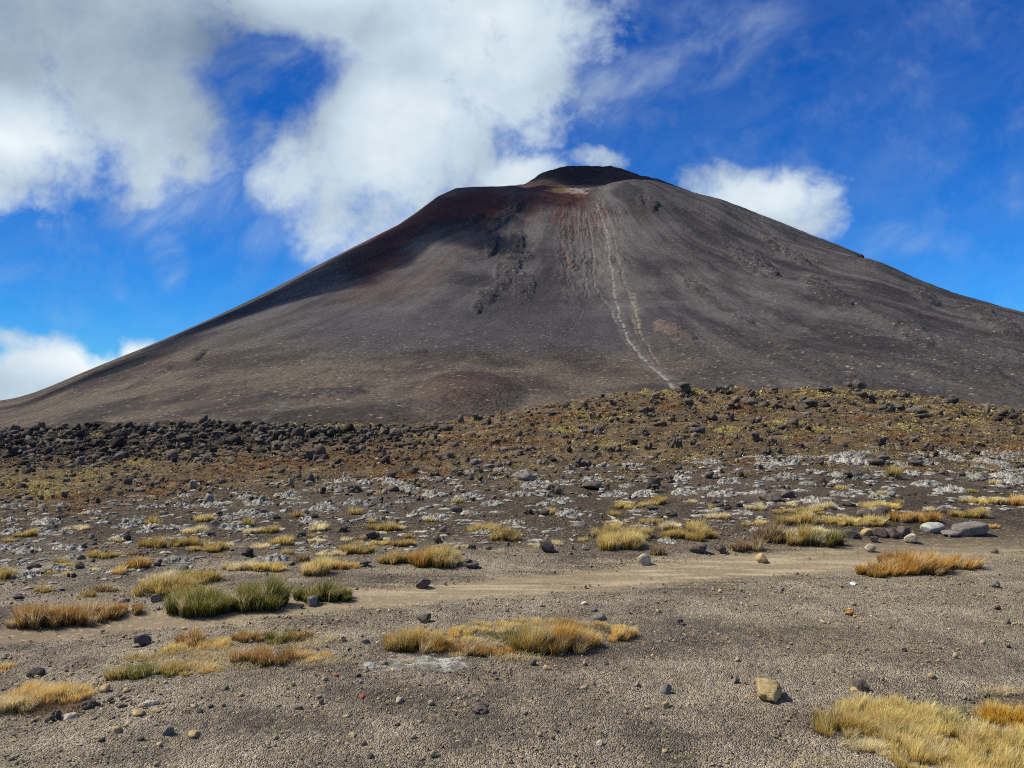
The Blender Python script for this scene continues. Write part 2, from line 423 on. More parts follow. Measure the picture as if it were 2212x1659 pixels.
    warm = k.mix(k.smooth(s2.outputs[1], 0.86, 0.95, 0, 0.5), c2, L4((176, 158, 120)))
    k.put(b.inputs['Base Color'], warm)
    bp = k.new('ShaderNodeBump'); bp.inputs['Strength'].default_value = 1.0; bp.inputs['Distance'].default_value = 0.022
    hgt = k.math('ADD', k.math('MULTIPLY', v1.outputs['Distance'], -0.9), k.math('MULTIPLY', v2.outputs['Distance'], -0.8))
    hgt = k.math('ADD', hgt, k.math('MULTIPLY', nz, 2.0))
    k.put(bp.inputs['Height'], k.math('MULTIPLY', hgt, at.outputs['Alpha'])); k.put(b.inputs['Normal'], bp.outputs[0])
    obj('ground', me, m, kind='structure')


build_ground()

# ------------------------------------------------------------------ mountain
SIL = [(-800, 1000), (-500, 960), (-200, 920), (0, 879), (100, 838), (200, 795), (330, 743), (450, 690), (560, 638), (700, 565), (800, 515), (860, 485), (900, 457), (945, 423), (985, 405),
       (1020, 402), (1080, 401), (1133, 397), (1148, 388), (1172, 371), (1210, 360), (1240, 356), (1320, 357), (1345, 363), (1385, 378), (1420, 385), (1445, 394), (1500, 415), (1560, 431),
       (1640, 463), (1700, 485), (1800, 525), (1900, 567), (2000, 613), (2100, 648), (2150, 657), (2212, 676), (2400, 735), (2700, 820), (3200, 900)]
FRONT = [(900, 457), (985, 406), (1080, 402), (1135, 400), (1220, 404), (1260, 402), (1330, 393), (1375, 384), (1410, 388), (1450, 400)]
MC = np.array([180.0, 2000.0])


def mountain_profile():
    rho = np.array([0, 450, 1000, 1600, 2100, 9000.]); s = np.array([0.60, 0.60, 0.30, 0.09, 0.0, 0.0])
    rr = np.linspace(0, 9000, 3000); sl = np.interp(rr, rho, s); h = np.cumsum(sl[::-1])[::-1] * (rr[1] - rr[0])
    return rr, h * 690 / h[0]


def polydist(px, py, pts):
    d = np.full(px.shape, 1e9); tt = np.zeros(px.shape); n = len(pts) - 1
    for i in range(n):
        (ax, ay), (bx, by) = pts[i], pts[i + 1]; vx, vy = bx - ax, by - ay
        t = np.clip(((px - ax) * vx + (py - ay) * vy) / (vx * vx + vy * vy), 0, 1)
        e = np.hypot(px - ax - t * vx, py - ay - t * vy); m = e < d
        d = np.where(m, e, d); tt = np.where(m, (i + t) / n, tt)
    return d, tt


MT = {}


def build_mountain():
    R = np.concatenate([np.linspace(259, 500, 40)[:-1], np.linspace(500, 2500, 640)[:-1], np.exp(np.linspace(math.log(2500), math.log(14000), 40))])
    r, th = np.meshgrid(R, TH, indexing='ij'); x = r * np.sin(th); y = r * np.cos(th)
    rr, hh = mountain_profile()
    dx = x - MC[0]; dy = y - MC[1]; rho = np.hypot(dx, dy) + 1e-3
    wx = fbm(x / 600, y / 600, 3, 61) * 30
    h = np.interp(rho + wx * sst(rho, 100, 500), rr, hh)
    topz = 535.0
    A = -np.log(np.exp(-h / 9.0) + np.exp(-topz / 9.0)) * 9.0          # truncated cone with a rounded rim
    A = A - 26 * np.exp(-(rho / 110) ** 2)
    B = 692 - 0.60 * np.maximum(np.hypot(dx - 45, (dy - 130)) - 55, 0) - 0.0
    B = np.where(B > 0, B, 0)
    vis = np.cos(th) > 0.3
    tanth = np.tan(np.clip(th, -1.2, 1.2)); pxc = W0 / 2 + F * tanth[0]
    rin = (r < 2700)
    def sil_corr(Hh, pts, win, it=3, lim=(0.4, 2.2)):
        tgt = np.interp(pxc, [p[0] for p in pts], [(HORIZON - p[1]) / F for p in pts])
        K = np.ones(Hh.shape[1])
        kk = np.hanning(win); kk /= kk.sum()
        for _ in range(it):
            e = np.where(rin, (ZB + Hh * K - EYE) / (r * np.cos(th)), -9); i = np.argmax(e, 0); j = np.arange(len(K))
            need = (tgt * (r[i, j] * np.cos(th[i, j])) + EYE - ZB) / np.maximum(Hh[i, j] * K, 1)
            K = K * np.clip(need, *lim); K = np.clip(K, 0.3, 2.5)
            K = np.convolve(np.pad(K, win // 2, 'edge'), kk, 'valid')[:len(K)]
        return K
    # smooth overall shape first, then the rim in the upper part only
    AB = np.maximum(A, B * (rho < 700)); 
    K = sil_corr(AB, SIL, 91, 6)
    A = A * K; B = B * K
    frm = [p for p in SIL if p[0] < 900] + FRONT + [p for p in SIL if p[0] > 1450]
    K2 = sil_corr(A, frm, 21, 8); wt = sst(rho, 620, 330)
    A = A * (1 + (K2 - 1) * wt)
    K3 = sil_corr(np.maximum(A, B * (rho < 700)), SIL, 7, 8, (0.8, 1.25))
    isB = (B > A) & (rho < 700)
    Hh = np.maximum(A, B * (rho < 700))
    Hh = Hh * (1 + (K3 - 1) * np.maximum(isB, sst(rho, 900, 500)))
    z = ZB + Hh - 0.05 * np.maximum(r - 2300, 0)
    # blend to the ground sheet at the inner edge
    z = z * sst(r, 259, 420) + ground_z(x, y) * (1 - sst(r, 259, 420))
    px, py = project(x, np.maximum(y, 1), z)
    # --- relief: erosion streaks running down the cone, gullies, lava ribs, knoll
    phi = np.arctan2(dx, -dy); cone = sst(rho, 2000, 1500) * sst(rho, 60, 160)
    wig = 0.06 * fbm(x / 260, y / 260, 3, 62)
    rib = fbm((phi + wig) * 13, rho / 420, 5, 63, 0.55)
    right = sst(px, 1300, 1750)
    z = z + cone * (4.5 + 13.0 * right) * rib * sst(rho, 150, 500)
    ribf = fbm((phi + wig) * 52, rho / 240, 4, 64, 0.6)
    z = z + cone * (0.9 + 3.2 * right) * ribf + cone * (0.8 + 1.4 * right) * fbm(x / 20, y / 26, 4, 79, 0.6)
    rough = np.zeros_like(z)
    OUT = [(1100, 455, 34, 14, -35), (1068, 488, 30, 9, -35), (1115, 520, 18, 22, 0), (1120, 550, 28, 14, 0), (1095, 585, 22, 36, 20), (1130, 620, 24, 26, 0), (1062, 530, 14, 20, 20),
           (1050, 642, 26, 16, -20), (1030, 665, 12, 12, 0), (1000, 485, 44, 8, -25), (1440, 715, 30, 16, 15), (1490, 730, 14, 8, 20), (1625, 565, 46, 20, 30), (1660, 585, 24, 12, 30), (1785, 635, 56, 22, 32),
           (1830, 660, 16, 10, 0), (1977, 728, 40, 14, 28), (2000, 645, 30, 14, 30), (1500, 620, 26, 12, 30), (1690, 540, 60, 8, 28), (1900, 690, 60, 8, 28),
           (1820, 820, 44, 16, 10), (1700, 790, 40, 10, 15), (2100, 790, 90, 14, 18), (1950, 840, 90, 10, 10), (2150, 700, 80, 12, 28), (1400, 440, 22, 14, 30), (1600, 690, 30, 7, 20), (880, 760, 30, 5, 0),
           (600, 860, 40, 8, 0), (330, 810, 50, 9, -25), (900, 880, 60, 10, 0), (720, 850, 60, 10, 0), (430, 770, 20, 6, -40)]
    front = (y < MC[1] + 50)
    nb = fbm(x / 30, y / 45, 3, 65)
    for (cx, cy, rx, ry_, rot) in OUT:
        c, s = math.cos(math.radians(rot)), math.sin(math.radians(rot)); ax, ay = px - cx, py - cy
        q = ((ax * c + ay * s) / rx) ** 2 + ((-ax * s + ay * c) / ry_) ** 2
        rough = np.maximum(rough, sst(q + nb * 2.2, 1.7, 0.5) * front)
    band = sst(fbm((phi + wig) * 9 + 3, rho / 700, 3, 66), 0.08, 0.25) * sst(fbm(x / 130, y / 130, 3, 67), -0.12, 0.15) * right * front
    rough = np.maximum(rough, band * 0.6)
    apron = sst(py, 730, 800) * sst(fbm(x / 90, y / 90, 3, 68), -0.15, 0.2) * front
    rr2 = fbm(x / 24, y / 34, 5, 69, 0.62, ridged=True)
    osc = np.clip(r / 1700, 0.2, 1) ** 1.3
    z = z + rough * osc * (2.5 + 9.0 * rr2) + rough * osc * 2.2 * fbm(x / 8, y / 9, 3, 81, 0.6, billow=True) + 0.5 * apron * fbm(x / 11, y / 16, 4, 70, 0.65, billow=True) * cone
    GUL = [([(1288, 440), (1310, 516), (1318, 606), (1334, 678), (1358, 732), (1402, 786), (1462, 838)], 15, 0.42, (128, 123, 116)), ([(1291, 440), (1313, 516), (1320, 606), (1334, 678), (1356, 732), (1399, 786), (1457, 838)], 3.2, 0.75, (170, 164, 154)),
           ([(1270, 470), (1279, 540), (1281, 584), (1284, 620), (1313, 660), (1333, 700)], 2.6, 0.8, (140, 130, 120)),
           ([(1300, 430), (1325, 500), (1345, 600), (1368, 670), (1385, 721), (1405, 760), (1421, 785)], 3.4, 0.6, (140, 130, 115)),
           ([(1366, 640), (1371, 685), (1380, 712)], 11, 0.65, (150, 140, 115)),
           ([(1245, 450), (1252, 520), (1262, 590), (1270, 640)], 2.2, 0.55, (132, 124, 116)), ([(1235, 445), (1226, 500), (1237, 560)], 2.2, 0.5, (136, 112, 100)),
           ([(1212, 520), (1216, 550), (1240, 576)], 4, 0.7, (125, 85, 72)), ([(1190, 450), (1205, 500), (1225, 560), (1240, 640)], 2.2, 0.4, (120, 105, 95)),
           ([(1260, 668), (1245, 700), (1215, 725)], 2, 0.5, (120, 112, 104)), ([(640, 848), (600, 885), (560, 915)], 9, 0.45, (112, 112, 104)),
           ([(1560, 432), (1640, 480), (1700, 540)], 5, 0.35, (128, 122, 118)), ([(1450, 520), (1560, 640), (1700, 760)], 16, 0.3, (118, 110, 100)), ([(1380, 450), (1420, 540), (1500, 640)], 14, 0.25, (118, 110, 100))]
    wpx = px + 13 * fbm(x / 60, y / 90, 4, 71); wpy = py
    col = np.zeros(z.shape + (3,))
    n1 = fbm(x / 160, y / 160, 4, 72); n2 = fbm((phi + wig) * 30, rho / 200, 4, 73, 0.6); n3 = fbm(x / 25, y / 25, 3, 74)
    nL = fbm((phi + wig) * 7, rho / 600, 4, 85, 0.6); nM = fbm(x / 70, y / 110, 5, 86, 0.6)
    base = lerpc(c_(66, 63, 63)[None, None], c_(103, 98, 94)[None, None], sst(n1 + 0.6 * n2 + 0.8 * nL + 0.5 * nM, -0.35, 0.35))
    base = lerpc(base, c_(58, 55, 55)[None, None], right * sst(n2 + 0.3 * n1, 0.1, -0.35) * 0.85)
    base = lerpc(base, c_(108, 102, 95)[None, None], (0.35 + 0.65 * right) * sst(fbm((phi + wig) * 26, rho / 420, 5, 75, 0.6), 0.05, 0.3) * 0.7)
    brown = sst(py + 70 * n1 + 60 * nM + 25 * n3, 680, 790) * (1 - 0.75 * right)
    bc = lerpc(c_(110, 99, 84)[None, None], c_(76, 67, 60)[None, None], sst(n1 - 0.3 * n3 + 0.8 * nM, -0.25, 0.25))
    col = lerpc(base, bc, brown)
    col = lerpc(col, c_(84, 81, 82)[None, None], 0.6 * sst(py, 640, 700) * sst(py, 790, 740) * sst(px, 500, 800) * sst(px, 1500, 1300))
    # iron-red scoria on the shoulder
    d, t = polydist(px, py, [(790, 580), (860, 500), (940, 440), (1100, 440), (1190, 430), (1260, 470)])
    red = sst(d + 60 * n1 + 50 * n2, 72, 6) * front
    col = lerpc(col, lerpc(c_(92, 52, 46)[None, None], c_(66, 46, 46)[None, None], sst(n2, -0.25, 0.25)), red * 0.85)
    d, t = polydist(px, py, [(1010, 520), (900, 620), (760, 640)]); col = lerpc(col, c_(104, 84, 76)[None, None], 0.4 * sst(d + 30 * n1, 46, 5) * front)
    q = ((px - 1215) / 52) ** 2 + ((py - 420) / 18) ** 2
    col = lerpc(col, c_(146, 92, 72)[None, None], sst(q + 3.0 * n3, 1.3, -0.2) * front * 0.75)
    q = ((px - 1245) / 34) ** 2 + ((py - 413) / 8) ** 2 + 2.5 * fbm(x / 12, y / 12, 3, 83)
    col = lerpc(col, c_(176, 162, 146)[None, None], sst(q + 3.5 * n3, 1.0, -0.1) * front * 0.7)
    q = ((px - 1205) / 28) ** 2 + ((py - 411) / 7) ** 2
    col = lerpc(col, c_(200, 160, 105)[None, None], sst(q + 1.5 * n3, 1.0, 0.2) * front * 0.8)
    q = ((px - 1320) / 50) ** 2 + ((py - 420) / 26) ** 2
    col = lerpc(col, c_(124, 120, 112)[None, None], sst(q + 1.2 * n3, 1.1, 0.1) * front * 0.6)
    capm = isB & (py < 400)
    col = np.where(capm[..., None], lerpc(c_(72, 60, 58)[None, None], c_(50, 44, 46)[None, None], sst(n3 + n1, -.3, .3)), col); z = z + capm * 5 * fbm(x / 22, y / 22, 4, 84, 0.6)
    q = ((px - 1355) / 42) ** 2 + ((py - 415) / 22) ** 2
    col = lerpc(col, c_(62, 62, 64)[None, None], sst(q + 1.0 * n3, 1.1, 0.3) * front * 0.8)
    for pts, wd, stg, cc in GUL:
        d, t = polydist(wpx, wpy, pts); m = sst(d, wd * 1.25, wd * 0.3) * front * stg * sst(fbm(x / 9, y / 14, 3, 76), -0.3, 0.22)
        col = lerpc(col, c_(*cc)[None, None], m); z = z - 2.2 * m * (wd < 8)
    fan = sst(py, 425, 470) * sst(py, 700, 560) * sst(px, 1180, 1230) * sst(px, 1400, 1330) * front
    vein = fbm((phi + 0.02 * fbm(x / 40, y / 40, 2, 80)) * 120, rho / 130, 3, 77, ridged=True)
    col = lerpc(col, c_(134, 124, 114)[None, None], fan * sst(vein, 0.42, 0.75) * 0.65)
    col = lerpc(col, c_(76, 71, 68)[None, None], rough * 0.45)
    d, t = polydist(px, py, [(1425, 708), (1460, 728)]); col = lerpc(col, c_(132, 112, 98)[None, None], sst(d + 8 * n3, 18, 6) * 0.7)
    q = ((px - 1015) / 130) ** 2 + ((py - 850) / 50) ** 2; kn = sst(q, 1.2, 0.0) * front
    col = lerpc(col, c_(84, 66, 58)[None, None], kn * 0.7)
    z = z + 9 * sst(q, 1.0, 0.0) * front
    MT.update(r=r, th=th, x=x, y=y, z=z)
    col = col * np.array([0.79, 0.79, 0.82])
    alpha = np.clip(0.35 + 0.65 * np.maximum(rough, sst(py, 660, 780)), 0, 1)
    full = np.concatenate([col.reshape(-1, 3), alpha.reshape(-1, 1)], 1)
    me = mesh_np('mountain', np.stack([x.ravel(), y.ravel(), z.ravel()], 1), grid_faces(len(R), len(TH)), None, full)
    m = bpy.data.materials.new('volcanic_scree'); m.use_nodes = True; k = NT(m.node_tree)
    b = m.node_tree.nodes['Principled BSDF']; b.inputs['Roughness'].default_value = 0.97; b.inputs['Specular IOR Level'].default_value = 0.1
    at = k.new('ShaderNodeAttribute', attribute_name='Col'); pos = k.new('ShaderNodeNewGeometry').outputs['Position']
    v = k.new('ShaderNodeTexVoronoi'); k.put(v.inputs['Vector'], pos); v.inputs['Scale'].default_value = 0.42
    s = k.new('ShaderNodeSeparateColor'); k.put(s.inputs[0], v.outputs['Color'])
    n = k.noise(pos, 0.16, 6, 0.7).outputs[0]; nl = k.noise(pos, 0.02, 6, 0.6).outputs[0]
    amt = at.outputs['Alpha']
    f = k.math('ADD', 1.0, k.math('MULTIPLY', k.math('SUBTRACT', s.outputs[0], 0.5), k.math('MULTIPLY', amt, 0.55)))
    f = k.math('MULTIPLY', f, k.lmap(n, 0.3, 0.7, 0.82, 1.18)); f = k.math('MULTIPLY', f, k.lmap(nl, 0.3, 0.7, 0.88, 1.12))
    rgb = k.new('ShaderNodeCombineColor')
    for i in range(3): k.put(rgb.inputs[i], f)
    c2 = k.mix(1.0, at.outputs['Color'], rgb.outputs[0], 'MULTIPLY')
    sp = k.math('MULTIPLY', k.smooth(s.outputs[1], 0.98, 0.99, 0, 0.45), amt)
    c2 = k.mix(sp, c2, L4((186, 176, 160)))
    k.put(b.inputs['Base Color'], c2)
    bp = k.new('ShaderNodeBump'); bp.inputs['Strength'].default_value = 1.0; bp.inputs['Distance'].default_value = 3.2
    k.put(bp.inputs['Height'], k.math('ADD', k.math('MULTIPLY', n, 0.9), k.math('MULTIPLY', k.math('MULTIPLY', v.outputs['Distance'], -0.25), amt)))
    k.put(b.inputs['Normal'], bp.outputs[0])
    obj('mountain', me, m, kind='structure')


build_mountain()


def mountain_hit(px, py):
    r, th, z = MT['r'], MT['th'], MT['z']
    j = int(np.argmin(np.abs(th[0] - math.atan((px - W0 / 2) / F))))
    e = (z[:, j] - EYE) / (r[:, j] * math.cos(th[0, j])); t = (HORIZON - py) / F
    w = np.nonzero(e >= t)[0]; i = int(w[0]) if len(w) else int(np.argmax(e))
    return np.array([MT['x'][i, j], MT['y'][i, j], z[i, j]])


def ico(sub):
    bm = bmesh.new(); bmesh.ops.create_icosphere(bm, subdivisions=sub, radius=1.0)
    v = np.array([a.co[:] for a in bm.verts]); f = np.array([[b.index for b in a.verts] for a in bm.faces]); bm.free()
    return v, f


ICO = {s: ico(s) for s in (1, 2, 3, 4)}


def sn3(v, sc, seed):
    return (perlin(v[:, 0] * sc + seed, v[:, 1] * sc + v[:, 2] * 0.7 * sc, seed) + perlin(v[:, 1] * sc - seed, v[:, 2] * sc + 0.6 * v[:, 0] * sc, seed + 5) + perlin(v[:, 2] * sc + 3, v[:, 0] * sc - .5 * v[:, 1] * sc, seed + 9)) / 1.6


# unseen cumulus outside the picture, placed to shade the left flank and the summit
def build_shadow_clouds():
    m = bpy.data.materials.new('shadow_cloud_vapour'); m.use_nodes = True; nt = m.node_tree; nt.nodes.clear()
    o = nt.nodes.new('ShaderNodeOutputMaterial'); v = nt.nodes.new('ShaderNodeVolumePrincipled')
    v.inputs['Color'].default_value = (0.95, 0.96, 1, 1); v.inputs['Density'].default_value = 0.016; v.inputs['Anisotropy'].default_value = 0.4
    nt.links.new(v.outputs[0], o.inputs['Volume'])
    T = 1500.0
    spec = [(1290, 372, 200, 70), (1060, 412, 190, 70), (930, 462, 170, 70), (840, 530, 150, 75), (990, 500, 110, 55), (740, 580, 170, 85), (640, 630, 170, 75), (540, 665, 150, 60), (420, 715, 130, 42), (300, 775, 120, 34), (180, 822, 110, 30)]
    for i, (px, py, rad, hh) in enumerate(spec):
        p = mountain_hit(px, py) + np.array(SUNV) * T
        vv, ff = ICO[4]; n = sn3(vv, 1.6, i + 1) * 0.45 + sn3(vv, 4, i + 2) * 0.16 + sn3(vv, 9, i + 3) * .07
        q = vv * (1 + n)[:, None] * np.array([rad * 0.95, rad * 0.8, hh])
        me = mesh_np('shadow_cloud', q, None, ff)
        ob = obj('shadow_cloud', me, m, kind='structure'); ob.location = p


build_shadow_clouds()

# ------------------------------------------------------------------ loose stones
def stone_mat(name, c1, c2, scale=9.0, spots=None, bump=0.02, hole=0.0):
    m = bpy.data.materials.new(name); m.use_nodes = True; k = NT(m.node_tree)
    b = m.node_tree.nodes['Principled BSDF']; b.inputs['Roughness'].default_value = 0.93; b.inputs['Specular IOR Level'].default_value = 0.2
    pos = k.new('ShaderNodeNewGeometry').outputs['Position']
    n = k.noise(pos, scale, 8, 0.65).outputs[0]; n2 = k.noise(pos, scale * 5, 5, 0.7).outputs[0]
    c = k.mix(k.smooth(n, 0.32, 0.66), L4(c1), L4(c2))
    if spots: c = k.mix(k.smooth(n2, 0.56, 0.66), c, L4(spots))
    k.put(b.inputs['Base Color'], c)
    bp = k.new('ShaderNodeBump'); bp.inputs['Strength'].default_value = 0.9; bp.inputs['Distance'].default_value = bump
    h = k.math('ADD', n, k.math('MULTIPLY', n2, 0.5)); k.put(bp.inputs['Height'], h); k.put(b.inputs['Normal'], bp.outputs[0])
    return m


SM = dict(
    lava=stone_mat('dark_scoria', (64, 58, 53), (116, 106, 95), 9, (140, 128, 110), 0.05),
    dark=stone_mat('dark_basalt', (70, 62, 57), (116, 104, 94), 16, (130, 120, 108), 0.02),
    grey=stone_mat('grey_andesite', (98, 92, 88), (138, 130, 122), 14, (162, 152, 138), 0.015),
    tan=stone_mat('yellow_pumice', (150, 126, 84), (200, 176, 126), 18, (112, 92, 64), 0.02),
    pale=stone_mat('pale_stone', (160, 146, 124), (206, 192, 166), 16, (118, 106, 92), 0.015),
    orange=stone_mat('orange_scoria', (186, 120, 62), (220, 158, 90), 40, (120, 76, 40), 0.02),
    white=stone_mat('white_stone', (190, 190, 190), (222, 222, 220), 20, None, 0.01),
    lichen=stone_mat('lichened_boulder', (140, 142, 130), (196, 198, 182), 16, (92, 92, 88), 0.015),
    red=stone_mat('red_scoria', (150, 70, 56), (180, 90, 70), 30, None, 0.01),
    slab=stone_mat('smooth_andesite', (104, 96, 90), (136, 126, 116), 9, (152, 142, 130), 0.03))


def chunk(rg, seed, sub, cuts, lo, hi, amp):
    v, f = ICO[sub]; v = v.copy() * rg.uniform(0.75, 1.25, 3)
    v = v * (1 + amp * sn3(v, 1.5, seed) + amp * 0.5 * sn3(v, 4, seed + 2))[:, None]
    for _ in range(cuts):
        n = rg.normal(size=3); n /= np.linalg.norm(n); d = rg.uniform(lo, hi)
        e = v @ n - d; m = e > 0; v[m] -= e[m, None] * n * 0.96
    if sub == 1: v = v * np.array([rg.uniform(0.7, 1.2), rg.uniform(0.7, 1.1), rg.uniform(0.6, 0.95)]) + rg.normal(0, 0.16, v.shape)
    if sub > 1: v = v + (0.02 if amp < 0.4 else 0.05) * np.stack([sn3(v, 7, seed + i) for i in range(3)], 1)
    return v, f


def rock_shape(kind, seed, sub=3):
    rg = np.random.default_rng(seed)
    if kind == 'scoria':       # clinker: several broken angular chunks welded together
        vs, fs, off = [], [], 0; nch = 2 if sub < 3 else rg.integers(4, 7)
        for c_i in range(nch):
            v, f = chunk(rg, seed + c_i * 3, max(sub - 1, 1) if sub > 2 else 1, 10, 0.45, 0.85, 0.5)
            sc = 1.0 if c_i == 0 else rg.uniform(0.35, 0.75); o_ = np.zeros(3) if c_i == 0 else rg.normal(size=3) * np.array([0.62, 0.5, 0.38])
            vs.append(v * sc + o_); fs.append(f + off); off += len(v)
        v, f = np.concatenate(vs), np.concatenate(fs)
    elif kind == 'slab':
        v, f = ICO[4]; v = np.sign(v) * np.abs(v) ** 0.42; v = v * np.array([1, .62, .40]); v[:, 2] += 0.22 * v[:, 0]
        for _ in range(7):
            n = rg.normal(size=3) * np.array([1, 1, .6]); n /= np.linalg.norm(n); d = rg.uniform(0.55, 0.9); e = v @ n - d; m = e > 0; v[m] -= e[m, None] * n * 0.97
        v = v + 0.02 * np.stack([sn3(v, 4, seed + i) for i in range(3)], 1)
    elif kind == 'pitted':
        v, f = chunk(rg, seed, 4, 10, 0.5, 0.85, 0.4); v = v * (1 - 0.16 * np.clip(sn3(v, 6, 9), 0, 1) - 0.10 * np.clip(sn3(v, 13, 4), 0, 1))[:, None]
    elif kind == 'smooth': v, f = chunk(rg, seed, sub, 8, 0.6, 0.9, 0.2)
    else: v, f = chunk(rg, seed, sub, 15, 0.42, 0.85, 0.35)
    if kind != 'scoria': v[:, 2] *= 0.85
    e = v.max(0) - v.min(0); v = v - (v.max(0) + v.min(0)) / 2; v /= e.max()
    v[:, 2] -= v[:, 2].min()
    return v, f


ROCKM = {}
def rock_mesh(kind, var, matk):
    key = (kind, var, matk)
    if key not in ROCKM:
        v, f = rock_shape(kind, 100 + var * 7 + len(kind), 4 if matk in ('tan', 'pale', 'grey', 'dark', 'orange') and var > 90 else 3)
        me = mesh_np('rock_mesh', v, None, f, None, kind == 'smooth')
        me.materials.append(SM[matk]); ROCKM[key] = (me, v)
    return ROCKM[key]


def put_rock(px, py, w, h, matk, kind, label, cat='rock', name='rock', group=None, var=None, rot=None, deep=0.24):
    x, y, z = hit(px, py); dist = math.hypot(x, y)
    var = random.randrange(7) if var is None else var
    me, vv = rock_mesh(kind, var, matk)
    o = bpy.data.objects.new(name, me); C.objects.link(o)
    wm = w * y / F; hm = h * y / F
    ang = random.uniform(0, 6.28) if rot is None else rot; o.rotation_euler = (0, 0, ang)
    rx_ = vv[:, 0] * math.cos(ang) - vv[:, 1] * math.sin(ang); sx = wm / (rx_.max() - rx_.min()); sz = max(hm, 0.3 * wm) * 1.25 / vv[:, 2].max()
    o.scale = (sx, sx, sz)
    y2 = y + wm * 0.3; o.location = (x * y2 / y, y2, float(ground_z(x * y2 / y, y2)) - deep * hm - 0.004)
    o['label'] = label; o['category'] = cat
    if group: o['group'] = group
    return o


